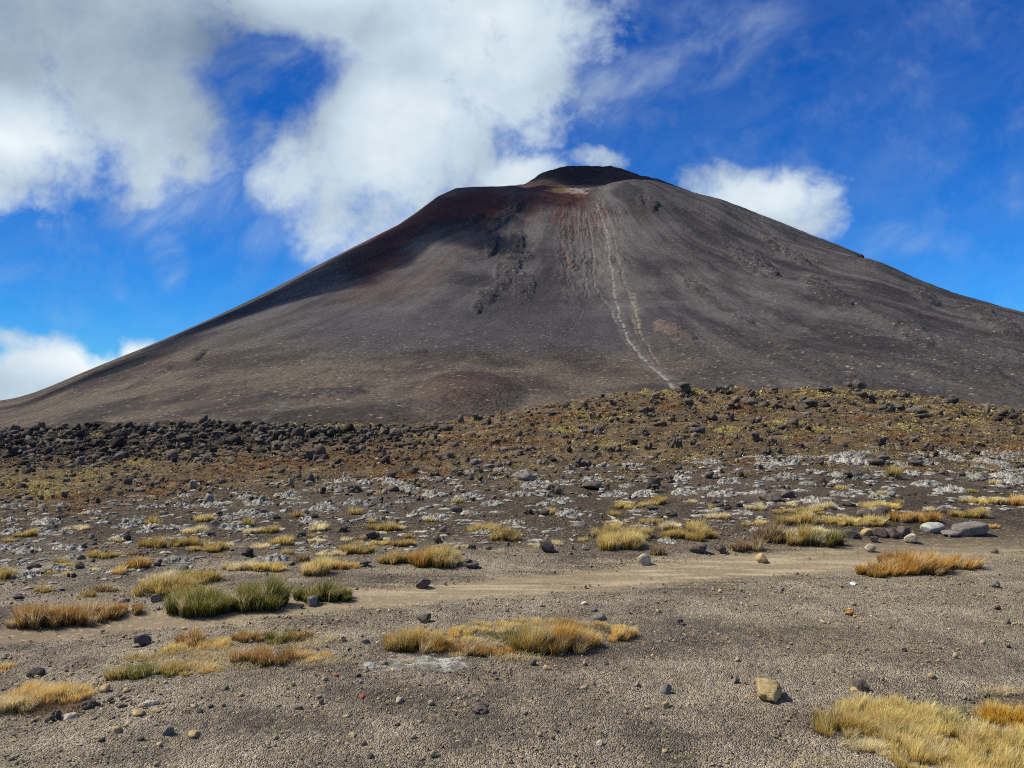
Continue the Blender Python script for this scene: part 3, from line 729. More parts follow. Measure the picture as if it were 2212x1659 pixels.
random.seed(5)
FG = [  # px, py(bottom), w, h, material, shape, label
    (1663, 1514, 62, 42, 'tan', 'pitted', 'large yellowish pumice rock with a pitted face on the gravel above the bottom right grass'),
    (1858, 1493, 27, 24, 'dark', 'smooth', 'round dark grey stone right of the large yellowish pumice rock'),
    (1845, 1494, 18, 8, 'tan', 'angular', 'small flat tan stone touching the left of the round dark grey stone'),
    (1438, 1500, 26, 20, 'grey', 'angular', 'grey stone on bare gravel left of the large yellowish pumice rock'),
    (1590, 1476, 15, 13, 'grey', 'angular', 'small grey stone just above and left of the large yellowish pumice rock'),
    (1437, 1528, 18, 12, 'tan', 'angular', 'pale yellow stone below the grey stone left of the large pumice rock'),
    (1842, 1333, 29, 14, 'orange', 'scoria', 'flat orange scoria piece alone on the open gravel at the right'),
    (1844, 1264, 15, 7, 'white', 'angular', 'bright white stone chip left of and below the long orange tussock'),
    (2157, 1272, 36, 15, 'grey', 'scoria', 'low crumbly grey stone below the right end of the long orange tussock'),
    (1644, 1213, 26, 17, 'tan', 'angular', 'tan stone with flat top at the upper edge of the track'),
    (1880, 1191, 25, 16, 'pale', 'smooth', 'pale rounded stone above the left end of the long orange tussock'),
    (1509, 1196, 38, 23, 'dark', 'scoria', 'larger of two dark jagged rocks above the track right of centre'),
    (1556, 1194, 24, 19, 'dark', 'scoria', 'smaller of two dark jagged rocks above the track right of centre'),
    (1967, 1172, 28, 19, 'pale', 'angular', 'pale tilted rock at the right end of the row of dark rocks'),
    (2013, 1150, 54, 18, 'lichen', 'smooth', 'pale blue grey lichened dome of rock left of the broad grey slab'),
    (2053, 1159, 38, 12, 'grey', 'angular', 'long low pinkish grey stone between lichened dome and broad slab'),
    (2088, 1157, 78, 25, 'slab', 'slab', 'broad smooth brownish grey slab of rock leaning by the track'),
    (1838, 1163, 38, 20, 'dark', 'smooth', 'left dark boulder in the row of rocks beside the track'),
    (1812, 1161, 24, 15, 'grey', 'smooth', 'brownish stone at the left end of the row of dark rocks'),
    (1872, 1158, 24, 16, 'tan', 'angular', 'tan stone in the middle of the row of dark rocks'),
    (1898, 1160, 32, 20, 'dark', 'smooth', 'dark boulder in the middle of the row of rocks beside the track'),
    (1888, 1170, 20, 12, 'dark', 'angular', 'small dark stone in front of the row of dark rocks'),
    (1926, 1162, 30, 20, 'dark', 'smooth', 'dark rounded boulder third from the right in the row of rocks'),
    (1950, 1160, 30, 22, 'dark', 'angular', 'dark angular rock behind the pale tilted rock'),
    (1905, 1122, 42, 30, 'dark', 'smooth', 'tall cracked dark boulder left of the orange topped tussock'),
    (1869, 1119, 38, 20, 'dark', 'smooth', 'low dark boulder leaning against the tall cracked boulder'),
    (2036, 1108, 30, 14, 'grey', 'smooth', 'grey boulder pair stone behind the broad slab'),
    (1612, 1169, 20, 12, 'grey', 'angular', 'small brownish stone below the straw tussock right of centre'),
    (1565, 1157, 20, 8, 'dark', 'smooth', 'flat dark stone above the two dark jagged rocks'),
    (2013, 1467, 18, 12, 'tan', 'smooth', 'small tan pebble stone on the gravel right of the round dark stone'),
    (2177, 1348, 11, 11, 'dark', 'angular', 'small dark pointed stone at the right edge of the open gravel'),
    (2155, 1317, 13, 9, 'dark', 'angular', 'small black stone below the crumbly grey stone at the right'),
    (2128, 1508, 16, 12, 'dark', 'angular', 'small dark stone above the golden tussock at the right edge'),
    (2088, 1512, 16, 9, 'grey', 'angular', 'small grey stone above the bottom right grass'),
    (1954, 1409, 11, 9, 'dark', 'angular', 'tiny dark stone in the middle of the right gravel'),
    (1470, 1350, 15, 13, 'dark', 'scoria', 'small dark crumbly stone right of the ring tussock'),
    (915, 1346, 30, 19, 'lava', 'angular', 'jet black angular rock just above the left end of the ring tussock'),
    (915, 1269, 33, 20, 'dark', 'angular', 'dark pointed rock above the track left of centre'),
    (1019, 1229, 36, 21, 'lava', 'scoria', 'dark pitted rock at the right foot of the gold green tussock'),
    (1183, 1193, 34, 28, 'dark', 'angular', 'brown black boulder standing in the middle above the track'),
    (1390, 1219, 30, 22, 'pale', 'angular', 'cream coloured angular rock above the track in the middle'),
    (1019, 1187, 20, 14, 'dark', 'scoria', 'small dark rock above the pitted rock and gold green tussock'),
    (1264, 1188, 16, 10, 'grey', 'angular', 'small grey stone between the brown boulder and the yellow tussock'),
    (1295, 1340, 28, 14, 'grey', 'smooth', 'blue grey rounded stone touching the upper right rim of the ring tussock'),
    (1282, 1320, 14, 8, 'grey', 'angular', 'small grey stone above the ring tussock'),
    (1262, 1308, 16, 8, 'pale', 'angular', 'pale flat stone near the top of the ring tussock'),
    (791, 1391, 17, 12, 'grey', 'angular', 'grey stone left of the ring tussock'),
    (771, 1463, 17, 9, 'dark', 'angular', 'dark stone below and left of the ring tussock'),
    (741, 1385, 14, 12, 'grey', 'angular', 'small grey stone beside the scattered left tussocks'),
    (1183, 1450, 20, 12, 'tan', 'angular', 'pale yellow stone just below the ring tussock'),
    (1152, 1438, 14, 14, 'dark', 'angular', 'small dark stone at the lower edge of the ring tussock'),
    (863, 1517, 16, 10, 'pale', 'smooth', 'cream pebble on the gravel below the ring tussock'),
    (762, 1594, 16, 11, 'tan', 'angular', 'tan stone on the lower left gravel near the bottom edge'),
    (1295, 1611, 16, 12, 'pale', 'angular', 'pale stone near the bottom edge in the middle'),
    (1040, 1538, 34, 14, 'dark', 'scoria', 'dark crumbling clod below the ring tussock'),
    (800, 1640, 14, 13, 'dark', 'smooth', 'dark round stone near the bottom edge left of the middle'),
    (791, 1225, 28, 14, 'lava', 'scoria', 'dark low rock right of the straw tussock above the track'),
    (306, 1394, 36, 22, 'dark', 'angular', 'split dark rock at the lower edge of the track at the left'),
    (296, 1398, 22, 7, 'grey', 'angular', 'flat grey stone in front of the split dark rock'),
    (677, 1307, 22, 20, 'grey', 'smooth', 'grey egg shaped stone in front of the right dark green tussock'),
    (652, 1312, 12, 7, 'dark', 'angular', 'tiny dark stone beside the egg shaped stone'),
    (76, 1462, 38, 16, 'lava', 'smooth', 'black flat rock behind the golden tussock at the left edge'),
    (119, 1556, 26, 22, 'dark', 'scoria', 'dark rough clod in front of the golden tussock at the left edge'),
    (195, 1532, 34, 18, 'dark', 'scoria', 'dark crumbly clod right of the golden tussock at the left edge'),
    (236, 1520, 30, 14, 'dark', 'scoria', 'brown crumbly stone between the golden tussock and the low green tussock'),
    (300, 1547, 28, 12, 'tan', 'angular', 'pale tan flat stone on the gravel at the lower left'),
    (338, 1540, 18, 9, 'tan', 'angular', 'small tan stone right of the pale tan flat stone'),
    (151, 1554, 30, 11, 'pale', 'smooth', 'peach coloured flat stone right of the dark rough clod'),
    (365, 1590, 24, 22, 'grey', 'angular', 'upright brownish grey stone on the lower left gravel'),
    (417, 1594, 24, 13, 'tan', 'angular', 'tan stone right of the upright brownish grey stone'),
    (255, 1584, 20, 15, 'tan', 'angular', 'tan stone left of the upright brownish grey stone'),
    (227, 1496, 18, 16, 'tan', 'angular', 'yellowish stone below the white patch at the left tussocks'),
    (274, 1495, 16, 8, 'tan', 'angular', 'small yellowish stone below the low green tussock'),
    (326, 1525, 26, 11, 'pale', 'angular', 'pale stone above the pale tan flat stone'),
    (262, 1530, 22, 9, 'dark', 'angular', 'small dark stone in the stony patch at the lower left'),
    (522, 1505, 13, 9, 'tan', 'angular', 'small tan stone below the rust coloured tussock'),
    (485, 1492, 16, 9, 'grey', 'angular', 'small grey stone at the edge of the rust coloured tussock'),
    (727, 1462, 12, 7, 'red', 'angular', 'pinkish stone right of the left tussocks'),
    (783, 1508, 10, 7, 'red', 'angular', 'small brick red stone on the gravel left of the middle'),
    (28, 1603, 18, 7, 'tan', 'angular', 'yellow flat stone near the lower left corner'),
    (173, 1228, 22, 14, 'lava', 'smooth', 'black stone among white patches, right one of three at the left'),
    (74, 1228, 24, 13, 'dark', 'smooth', 'rounded dark stone among white patches near the left edge'),
    (176, 1210, 18, 11, 'lava', 'smooth', 'small black stone above the other two at the left'),
    (340, 1224, 18, 15, 'dark', 'scoria', 'dark reddish stone right of the small golden tussock pair'),
    (398, 1236, 16, 14, 'dark', 'angular', 'dark stone behind the dark green tussocks'),
    (457, 1240, 18, 11, 'lava', 'angular', 'small black stone in front of the pale straw tussock'),
    (338, 1300, 20, 17, 'grey', 'angular', 'grey stone at the left foot of the dark green tussocks'),
    (268, 1301, 22, 9, 'grey', 'smooth', 'low grey stone behind the long rust tussock'),
    (40, 1298, 30, 12, 'dark', 'scoria', 'low dark rock above the left end of the long rust tussock'),
    (1436, 1283, 10, 6, 'dark', 'angular', 'tiny dark stone on the track right of the middle'),
    (890, 1216, 12, 6, 'white', 'smooth', 'small white stone beside the olive tussock left of the middle')]
for t in FG:
    put_rock(t[0], t[1], t[2], t[3], t[4], t[5], t[6])

# notable lava blocks on the slope: px, py(bottom), w, h, material, label
LB = [(1477, 852, 36, 26, 'lava', 'big jagged black lava block on the crest left of centre of the hilltop'), (1851, 843, 34, 24, 'lava', 'highest pointed lava block on the hill crest'),
      (1419, 862, 22, 12, 'grey', 'grey lava block on the crest left of the big jagged one'), (1560, 846, 24, 12, 'lava', 'dark block on the crest right of the big jagged one'), (1780, 850, 30, 12, 'lava', 'long low dark block on the crest left of the highest pointed block'),
      (1754, 888, 44, 26, 'lava', 'cluster forming dark lava block below the crest at the right'), (1984, 900, 64, 22, 'lava', 'very broad black lava outcrop below the crest at the right'), (1714, 925, 24, 20, 'lava', 'dark upright lava block beside a yellow mat'),
      (1506, 938, 32, 22, 'lava', 'dark crumbly lava block on the mid hill left of the dark upright one'), (1462, 968, 26, 24, 'lava', 'narrow upright black lava pinnacle on the hill'), (1664, 984, 40, 18, 'lava', 'dark lava block above a red mat'),
      (1894, 1006, 48, 22, 'lava', 'broad dark lava block among white patches at the right'), (1977, 1006, 38, 18, 'lava', 'dark rounded lava block right of the broad dark one'), (1851, 1033, 28, 16, 'lava', 'dark lava block below the broad dark one'),
      (1828, 1032, 22, 16, 'lava', 'dark lava block touching its neighbour left of it below the broad dark one'), (1532, 1034, 20, 16, 'lava', 'small upright black block above white patches'), (1550, 1100, 30, 18, 'lava', 'black block above the straw tussocks right of centre'),
      (1664, 1082, 44, 16, 'dark', 'brown dark rock above the right straw tussocks'), (1700, 1075, 34, 14, 'dark', 'dark rock right of the brown dark rock above the straw tussocks'), (1450, 1115, 28, 14, 'lava', 'dark block left of the black block above the straw tussocks'),
      (1032, 908, 24, 14, 'lava', 'dark block at the left start of the hill crest'), (965, 993, 30, 18, 'lava', 'dark rugged block on the slope in the middle'), (1014, 1000, 16, 16, 'lava', 'upright black stone beside a grey flat rock'),
      (1028, 1003, 26, 12, 'slab', 'blue grey flat rock beside the upright black stone'), (1145, 974, 26, 12, 'dark', 'dark wedge shaped block on the middle slope'), (1259, 1010, 38, 20, 'lava', 'big black block above the white patches in the middle'),
      (992, 1026, 42, 14, 'lava', 'long dark rock above the white patches left of the middle'), (940, 1030, 26, 12, 'lava', 'dark rock beside a rust red mat'), (766, 1064, 32, 18, 'lava', 'dark crumbly block at the top of the white patches on the left'),
      (1138, 1044, 40, 28, 'grey', 'grey lumpy lichened block in the middle of the white patches'), (1277, 1056, 44, 16, 'dark', 'flat dark block right of the grey lumpy one'), (1417, 1064, 24, 18, 'lava', 'upright dark block beside a pale mound right of the middle'),
      (1327, 978, 32, 18, 'lava', 'dark split block on the middle of the hill'), (789, 957, 28, 20, 'lava', 'black jagged block on the right end of the dark lava ridge'), (938, 930, 20, 12, 'lava', 'dark block where the lava ridge meets the hill'),
      (863, 942, 16, 14, 'lava', 'upright dark block near the right end of the lava ridge'), (1176, 1114, 24, 12, 'lava', 'dark stone above the small green tussock in the middle'), (1244, 1125, 20, 12, 'lava', 'dark stone above the brown boulder'),
      (1414, 1106, 34, 14, 'lava', 'dark long stone beside a small tussock right of the middle'), (985, 1106, 28, 14, 'dark', 'rounded dark stone among white patches left of the middle'), (805, 1166, 38, 20, 'lava', 'dark knobbly rock between the small tussocks left of the middle'),
      (740, 1150, 26, 14, 'lava', 'dark stone left of the dark knobbly rock'), (946, 1176, 24, 20, 'lava', 'two part dark stone above the gold green tussock'), (1057, 1013, 30, 10, 'grey', 'grey flat rock behind the long dark rock')]
for a in LB:
    put_rock(a[0], a[1], a[2], a[3], a[4], 'scoria' if a[4] in ('lava', 'grey') else 'smooth', a[5], 'lava block', 'lava_block')

# more countable blocks, scattered over the hill and along the dark ridge
def crest_py(px): return np.interp(px, [-300, 0, 450, 900, 1300, 1500, 1700, 1850, 2000, 2212, 2500], [936, 930, 915, 923, 856, 840, 837, 838, 856, 888, 902])
n = 0; rg = np.random.default_rng(21)
while n < 150:
    if n < 66:
        px = rg.uniform(-30, 900); py = crest_py(px) + 5 + abs(rg.normal()) * 22; w = rg.uniform(12, 30)
        if py > 1030: continue
        lab, grp = 'rough black lava block piled on the dark ridge at the far left', 'black lava blocks on the left ridge'
    elif n < 116:
        px = rg.uniform(950, 2230); py = crest_py(px) + 6 + rg.uniform(0, 1) ** 1.2 * 150; w = rg.uniform(12, 32)
        lab, grp = 'dark lava block among the brown and yellow plants of the hill', 'lava blocks among the hill plants'
    else:
        px = rg.uniform(0, 2212); a, b = np.interp(px, *WT), np.interp(px, *WB); py = rg.uniform(a - 10, a + (b - a) * 0.8); w = rg.uniform(10, 24)
        lab, grp = 'small dark lava stone lying between the white lichen patches', 'lava stones between the white patches'
    put_rock(px, py, w, w * rg.uniform(0.45, 0.8), 'lava' if rg.random() < 0.8 else 'dark', 'scoria', lab, 'lava block', 'lava_block', grp); n += 1

# ------------------------------------------------------------------ stuff: scattered rubble, gravel
def col_mat(name, rough=0.95, nscale=30.0, amp=0.35, bump=0.01, transl=0.0):
    m = bpy.data.materials.new(name); m.use_nodes = True; k = NT(m.node_tree)
    b = m.node_tree.nodes['Principled BSDF']; b.inputs['Roughness'].default_value = rough; b.inputs['Specular IOR Level'].default_value = 0.15
    at = k.new('ShaderNodeAttribute', attribute_name='Col'); pos = k.new('ShaderNodeNewGeometry').outputs['Position']
    n = k.noise(pos, nscale, 4, 0.65).outputs[0]; f = k.lmap(n, 0.3, 0.7, 1 - amp, 1 + amp)
    rgb = k.new('ShaderNodeCombineColor')
    for i in range(3): k.put(rgb.inputs[i], f)
    c = k.mix(1.0, at.outputs['Color'], rgb.outputs[0], 'MULTIPLY'); k.put(b.inputs['Base Color'], c)
    if bump:
        bp = k.new('ShaderNodeBump'); bp.inputs['Strength'].default_value = 0.8; bp.inputs['Distance'].default_value = bump
        k.put(bp.inputs['Height'], n); k.put(b.inputs['Normal'], bp.outputs[0])
    if transl:
        tr = k.new('ShaderNodeBsdfTranslucent'); k.put(tr.inputs[0], c); mx = k.new('ShaderNodeMixShader'); mx.inputs[0].default_value = transl
        out = m.node_tree.nodes['Material Output']; k.l.new(b.outputs[0], mx.inputs[1]); k.l.new(tr.outputs[0], mx.inputs[2]); k.l.new(mx.outputs[0], out.inputs[0])
    return m


def scatter_mesh(name, X, Y, Z, size, shapes, col, flat=(0.55, 0.95), sink=0.2):
    N = len(X); rg = np.random.default_rng(N); vs = []; fs = []; cs = []; off = 0
    which = rg.integers(0, len(shapes), N)
    for s_i, (v, f) in enumerate(shapes):
        I = np.nonzero(which == s_i)[0]; m = len(I)
        if m == 0: continue
        a = rg.uniform(0, 2 * np.pi, m); ca, sa = np.cos(a)[:, None], np.sin(a)[:, None]
        sx = size[I] * rg.uniform(0.8, 1.2, m); sy = size[I] * rg.uniform(0.5, 0.95, m); sz = size[I] * rg.uniform(flat[0], flat[1], m)
        px = v[None, :, 0] * sx[:, None]; py = v[None, :, 1] * sy[:, None]; pz = v[None, :, 2] * sz[:, None] - sink * size[I][:, None]
        P = np.stack([px * ca - py * sa + X[I][:, None], px * sa + py * ca + Y[I][:, None], pz + Z[I][:, None]], -1)
        nv = len(v); vs.append(P.reshape(-1, 3)); fs.append((f[None] + (off + np.arange(m) * nv)[:, None, None]).reshape(-1, 3))
        cs.append(np.repeat(col[I], nv, 0)); off += m * nv
    return mesh_np(name, np.concatenate(vs), None, np.concatenate(fs), np.concatenate(cs), False)


def lowshapes(kind, k_, sub): return [rock_shape(kind, 300 + i, sub) for i in range(k_)]


def build_gravel():
    rg = np.random.default_rng(31)
    # grains and pebbles over the near gravel, density by ground area
    N = 150000; r = np.sqrt(rg.uniform(2.6 ** 2, 9.5 ** 2, N)); keep = rg.random(N) < (4.2 / r) ** 1.2; r = r[keep]; N = len(r)
    th = rg.uniform(math.radians(-40), math.radians(40), N); X = r * np.sin(th); Y = r * np.cos(th)
    tm = track_mask(X, Y); cl = fbm(X / 0.8, Y / 0.8, 3, 91)
    keep = rg.random(N) < np.clip(0.55 + 1.6 * cl, 0.12, 1) * (1 - 0.92 * tm); X, Y, r = X[keep], Y[keep], r[keep]; N = len(X)
    px, py = project(X, Y, ground_z(X, Y))
    size = 0.0070 * np.exp(rg.normal(0, 0.58, N)) * (0.85 + r / 14)
    stony = np.exp(-(((px - 290) / 230) ** 2 + ((py - 1530) / 60) ** 2)); size *= 1 + 1.0 * stony * rg.random(N)
    size = np.minimum(size, 0.05)
    t = rg.random((N, 1)); col = c_(138, 124, 102)[None] * (0.62 + 0.9 * t)
    u = rg.random(N); col[u < 0.16] = c_(178, 160, 120) * (0.8 + 0.4 * rg.random(((u < 0.16).sum(), 1))); col[(u > 0.16) & (u < 0.175)] = c_(140, 112, 92)
    col[u > 0.93] = c_(74, 68, 64)
    me = scatter_mesh('gravel', X, Y, ground_z(X, Y), size, lowshapes('angular', 6, 1), np.clip(col, 0, 1), (0.5, 0.9), 0.15)
    obj('gravel', me, col_mat('pebble_grains', 0.95, 60, 0.2, 0), kind='stuff')


build_gravel()


def build_rubble():
    rg = np.random.default_rng(41)
    N = 12500; px = rg.uniform(-120, 2330, N); cr = crest_py(px); u = rg.random(N)
    py = np.where(u < 0.4, cr + 2 + 170 * rg.random(N) ** 1.3, cr + (1300 - cr) * rg.random(N))
    wt, wb = np.interp(px, *WT), np.interp(px, *WB)
    dens = np.where(py < wt, 1.0, np.clip(1 - (py - wt) / (wb - wt + 40), 0.02, 1) ** 1.2)
    keep = (rg.random(N) < dens); px, py = px[keep], py[keep]
    ex = 960 - 1040 * rg.random(4200) ** 0.8; px = np.concatenate([px, ex]); py = np.concatenate([py, crest_py(ex) + 2 + 85 * rg.random(4200) ** 1.2])
    X, Y, Z, ok = hits(px, py); X, Y, Z, px, py = X[ok], Y[ok], Z[ok], px[ok], py[ok]; N = len(X)
    w = np.exp(rg.normal(1.92, 0.62, N)); w = np.where((px < 930) & (py < crest_py(px) + 80), w * 0.95 * np.exp(rg.normal(0, 0.45, N)), w); size = np.clip(w, 3, 34) * Y / F
    t = rg.random((N, 1)); col = lin((90, 81, 72))[None] * (0.4 + 1.4 * t)
    q = rg.random(N); inw = (py > np.interp(px, *WT) - 10)
    rid = (px < 930 - 120 * rg.random(N)) & (py < crest_py(px) + 80); col[rid] *= rg.uniform(0.5, 1.0, (rid.sum(), 1)); col[(q < 0.2) & inw] = lin((142, 134, 120)); col[(q > 0.2) & (q < 0.35) & ~inw] = lin((104, 92, 74)); 
    me = scatter_mesh('lava_rubble', X, Y, Z, size, lowshapes('scoria', 14, 2), col, (0.45, 1.0), 0.18)
    obj('lava_rubble', me, col_mat('rubble_stone', 0.95, 14, 0.35, 0.03), kind='stuff')


build_rubble()


# ------------------------------------------------------------------ low mat plants and moss (nobody could count them)
def tufts(name, px, py, kinds, seed, leaf=(2.2, 4.2), mound=3.0, per=26):
    rg = np.random.default_rng(seed)
    X, Y, Z, ok = hits(px, py); X, Y = X[ok], Y[ok]; kinds = kinds[ok]; N = len(X)
    X = np.repeat(X, per); Y = np.repeat(Y, per); K = np.repeat(kinds, per, 0); M = len(X)
    rad = np.repeat(rg.uniform(4, 11, N), per) * Y / F; a = rg.uniform(0, 6.283, M); q = np.sqrt(rg.random(M))
    X = X + rad * q * np.cos(a); Y = Y + rad * q * np.sin(a) * 1.3
    Z = ground_z(X, Y) + mound * (Y / F) * (1 - q * q) * rg.uniform(0.5, 1.3, M)
    s = 1.15 * rg.uniform(*leaf, M) * Y / F
    P = np.stack([X, Y, Z], 1)[:, None, :] + rg.normal(size=(M, 3, 3)) * s[:, None, None] * 0.42 * np.array([1, 1, 0.7])
    col = K * (0.65 + 0.7 * rg.random((M, 1)))
    return mesh_np(name, P.reshape(-1, 3), None, np.arange(M * 3).reshape(-1, 3), np.repeat(np.clip(col, 0, 1), 3, 0), False)


def build_mats():
    rg = np.random.default_rng(51)
    def pts(blobs_, per):
        P = []
        for cx, cy, rx, ry in blobs_:
            m = int(per * rx * ry / 600) + 6; P.append(np.stack([cx + rg.normal(size=m) * rx * 0.6, cy + rg.normal(size=m) * ry * 0.6], 1))
        return np.concatenate(P)
    a = pts(ORANGE_BLOBS, 34); k = np.tile(lin((150, 98, 58)), (len(a), 1)); u = rg.random(len(a)); k[u < .15] = lin((138, 88, 62)); k[u > .55] = lin((146, 118, 72))
    obj('rust_mat_plants', tufts('rust_mat_plants', a[:, 0], a[:, 1], k, 1), col_mat('rust_leaves', 0.9, 20, 0.2, 0, 0.2), kind='stuff')
    a = pts(YELLOW_BLOBS, 44); k = np.tile(lin((188, 168, 92)), (len(a), 1)); u = rg.random(len(a)); k[u < .35] = lin((216, 198, 134)); k[u > .85] = lin((138, 124, 62))
    obj('yellow_moss', tufts('yellow_moss', a[:, 0], a[:, 1], k, 2, (1.8, 3.6), 3.5), col_mat('moss_fronds', 0.95, 20, 0.2, 0, 0.2), kind='stuff')
    N = 8200; px = rg.uniform(-60, 2270, N); cr = crest_py(px); wt = np.interp(px, *WT); py = cr - 1 + (wt + 45 - cr) * rg.random(N) ** 0.95
    g = fbm(px / 60, py / 18, 3, 92); keep = (g > -0.10) & ((px > 880) | (py > cr + 60) | (rg.random(N) < 0.12)); px, py = px[keep], py[keep]
    k = np.tile(lin((132, 112, 76)), (len(px), 1)); u = rg.random(len(px)); k[u < .2] = lin((104, 88, 62)); k[u > .5] = lin((168, 144, 96)); k[u > .8] = lin((206, 186, 138))
    obj('brown_heath', tufts('brown_heath', px, py, k, 3, (1.8, 3.6), 4.0, 22), col_mat('heath_leaves', 0.95, 20, 0.2, 0, 0.2), kind='stuff')


build_mats()


# ------------------------------------------------------------------ white lichen patches
def lichen_mesh(seed):
    rg = np.random.default_rng(seed); nr, na = 16, 56; a = np.linspace(0, 2 * np.pi, na, endpoint=False)
    out = 1 + 1.3 * fbm(np.cos(a) * 1.7 + seed, np.sin(a) * 1.7, 4, seed)
    V = [[0, 0, 1.0]]; q = np.linspace(0, 1, nr + 1)[1:]
    for t in q:
        x = np.cos(a) * out * t; y = np.sin(a) * out * t; h = (1 - t ** 2.2) ** 0.8 if t < 1 else -0.35 + 0 * a
        h = h + (2.4 * fbm(x * 2.9 + seed, y * 2.9, 4, seed + 3, 0.62) - 0.25 if t < 1 else 0)
        V += np.stack([x, y, h * np.ones(na)], 1).tolist()
    F3 = [[0, 1 + j, 1 + (j + 1) % na] for j in range(na)]; F4 = []
    for i in range(nr - 1):
        for j in range(na):
            j2 = (j + 1) % na; b0 = 1 + i * na; F4.append([b0 + j, b0 + na + j, b0 + na + j2, b0 + j2])
    return mesh_np('lichen_mesh', np.array(V), np.array(F4), np.array(F3), None, True)


def lichen_material():
    m = bpy.data.materials.new('white_lichen'); m.use_nodes = True; k = NT(m.node_tree)
    b = m.node_tree.nodes['Principled BSDF']; b.inputs['Roughness'].default_value = 0.98; b.inputs['Specular IOR Level'].default_value = 0.05
    pos = k.new('ShaderNodeNewGeometry').outputs['Position']
    n = k.noise(pos, 11, 8, 0.72).outputs[0]; n2 = k.noise(pos, 42, 4, 0.7).outputs[0]
    c = k.mix(k.smooth(n, 0.38, 0.60), L4((112, 104, 92)), L4((206, 203, 190)))
    c = k.mix(k.smooth(n2, 0.50, 0.62), c, L4((108, 102, 92)))
    c = k.mix(k.smooth(k.noise(pos, 0.9, 3, 0.5).outputs[0], 0.45, 0.65, 0, 0.55), c, L4((128, 124, 114)))
    k.put(b.inputs['Base Color'], c)
    bp = k.new('ShaderNodeBump'); bp.inputs['Strength'].default_value = 1.0; bp.inputs['Distance'].default_value = 0.03
    k.put(bp.inputs['Height'], k.math('ADD', n, k.math('MULTIPLY', n2, 0.4))); k.put(b.inputs['Normal'], bp.outputs[0])
    return m


LM = lichen_material(); LMS = [lichen_mesh(i * 5 + 2) for i in range(9)]
for me_ in LMS: me_.materials.append(LM)


def put_lichen(px, py, w, label, group, hfac=1.0):
    x, y, z = hit(px, py); o = bpy.data.objects.new('lichen_patch', random.choice(LMS)); C.objects.link(o)
    wm = 1.15 * w * y / F / 2; o.scale = (wm, wm * random.uniform(0.55, 0.95), min(wm * 0.26, 0.07) * hfac); o.rotation_euler = (0, 0, random.choice([0, math.pi]) + random.uniform(-.3, .3))
    o.location = (x, y, z - 0.004); o['label'] = label; o['category'] = 'lichen patch'
    if group: o['group'] = group


LP = [(940, 1070, 60), (1010, 1075, 56), (900, 1112, 44), (940, 1120, 56), (1020, 1110, 44), (1280, 1038, 44), (1160, 1050, 60), (1065, 1090, 50), (1130, 1070, 50), (1180, 1090, 40), (1110, 1130, 50), (1230, 1112, 60),
      (770, 1090, 66), (800, 1120, 50), (720, 1060, 70), (700, 1100, 60), (1470, 1035, 50), (1540, 1028, 44), (1692, 1002, 70), (1840, 985, 60), (1840, 998, 66), (1870, 980, 36), (1915, 1028, 50), (2000, 1048, 60), (2050, 1060, 60),
      (2170, 1030, 60), (2100, 1030, 50), (2190, 1045, 60), (1900, 1075, 44), (1760, 1082, 50), (1640, 1065, 44), (1480, 1065, 50), (1560, 1070, 60), (1400, 1130, 40), (1330, 1070, 50), (1700, 1030, 50), (2165, 990, 40), (1820, 1070, 44),
      (1610, 1110, 40), (1640, 1145, 34), (1440, 1170, 40), (690, 1180, 40), (600, 1210, 60), (540, 1110, 60), (500, 1140, 60), (290, 1130, 60), (330, 1140, 50), (60, 1190, 60), (150, 1185, 60), (160, 1205, 44), (40, 1222, 44), (120, 1233, 60),
      (390, 1215, 70), (60, 1246, 60), (560, 1090, 60), (620, 1075, 60), (460, 1095, 60), (850, 1045, 50), (880, 1058, 60), (745, 1040, 50), (660, 1125, 40), (200, 1110, 50), (100, 1130, 60), (30, 1150, 50), (260, 1165, 50), (1250, 1135, 36), (1050, 1150, 40)]
random.seed(9)
for (a, b, w) in LP:
    side_ = 'left' if a < 740 else ('right' if a > 1480 else 'middle')
    put_lichen(a, b, w * 0.95, 'broad domed white lichen patch on the %s of the dark slope' % side_, 'broad white lichen patches on the %s' % side_, 1.2)
rg = np.random.default_rng(61); n = 0
while n < 225:
    px = rg.uniform(-20, 2230); a, b = np.interp(px, *WT), np.interp(px, *WB); t = rg.random() ** 1.25; py = a + 2 + (b - a) * t
    low = t > 0.45
    side_ = 'left' if px < 740 else ('right' if px > 1480 else 'middle')
    w = rg.uniform(16, 44) * (1.0 if not low else 0.9)
    put_lichen(px, py, w, ('small flat white lichen patch low on the %s of the slope near the tussocks' if low else 'small rough white lichen patch high on the %s of the slope') % side_,
               ('low' if low else 'high') + ' small lichen patches on the ' + side_, 0.5 if low else 1.3); n += 1
rg = np.random.default_rng(63); N = 1500; px = rg.uniform(-60, 2270, N); a_, b_ = np.interp(px, *WT), np.interp(px, *WB); py = a_ + (b_ - a_) * rg.random(N) ** 1.3
kp = fbm(px / 90, py / 30, 3, 95) > -0.06; X, Y, Z, ok = hits(px[kp], py[kp]); X, Y, Z = X[ok], Y[ok], Z[ok]; sz_ = rg.uniform(4, 13, len(X)) * Y / F
vv_, ff_ = ICO[2]; sh = [(vv_ * (1 + 0.9 * sn3(vv_, 2.2, q_))[:, None] * np.array([1.2, .8, .28]), ff_) for q_ in range(6)]
obj('lichen_crust', scatter_mesh('lichen_crust', X, Y, Z, sz_, sh, np.ones((len(X), 3)), (0.6, 1.0), 0.0), LM, kind='stuff')
for (a, b, w, lab) in [(900, 1432, 190, 'white bleached lichen crust along the lower left edge of the ring tussock'), (228, 1463, 64, 'small white lichen crust at the left end of the low green tussock')]:
    put_lichen(a, b, w, lab, None, 0.25)

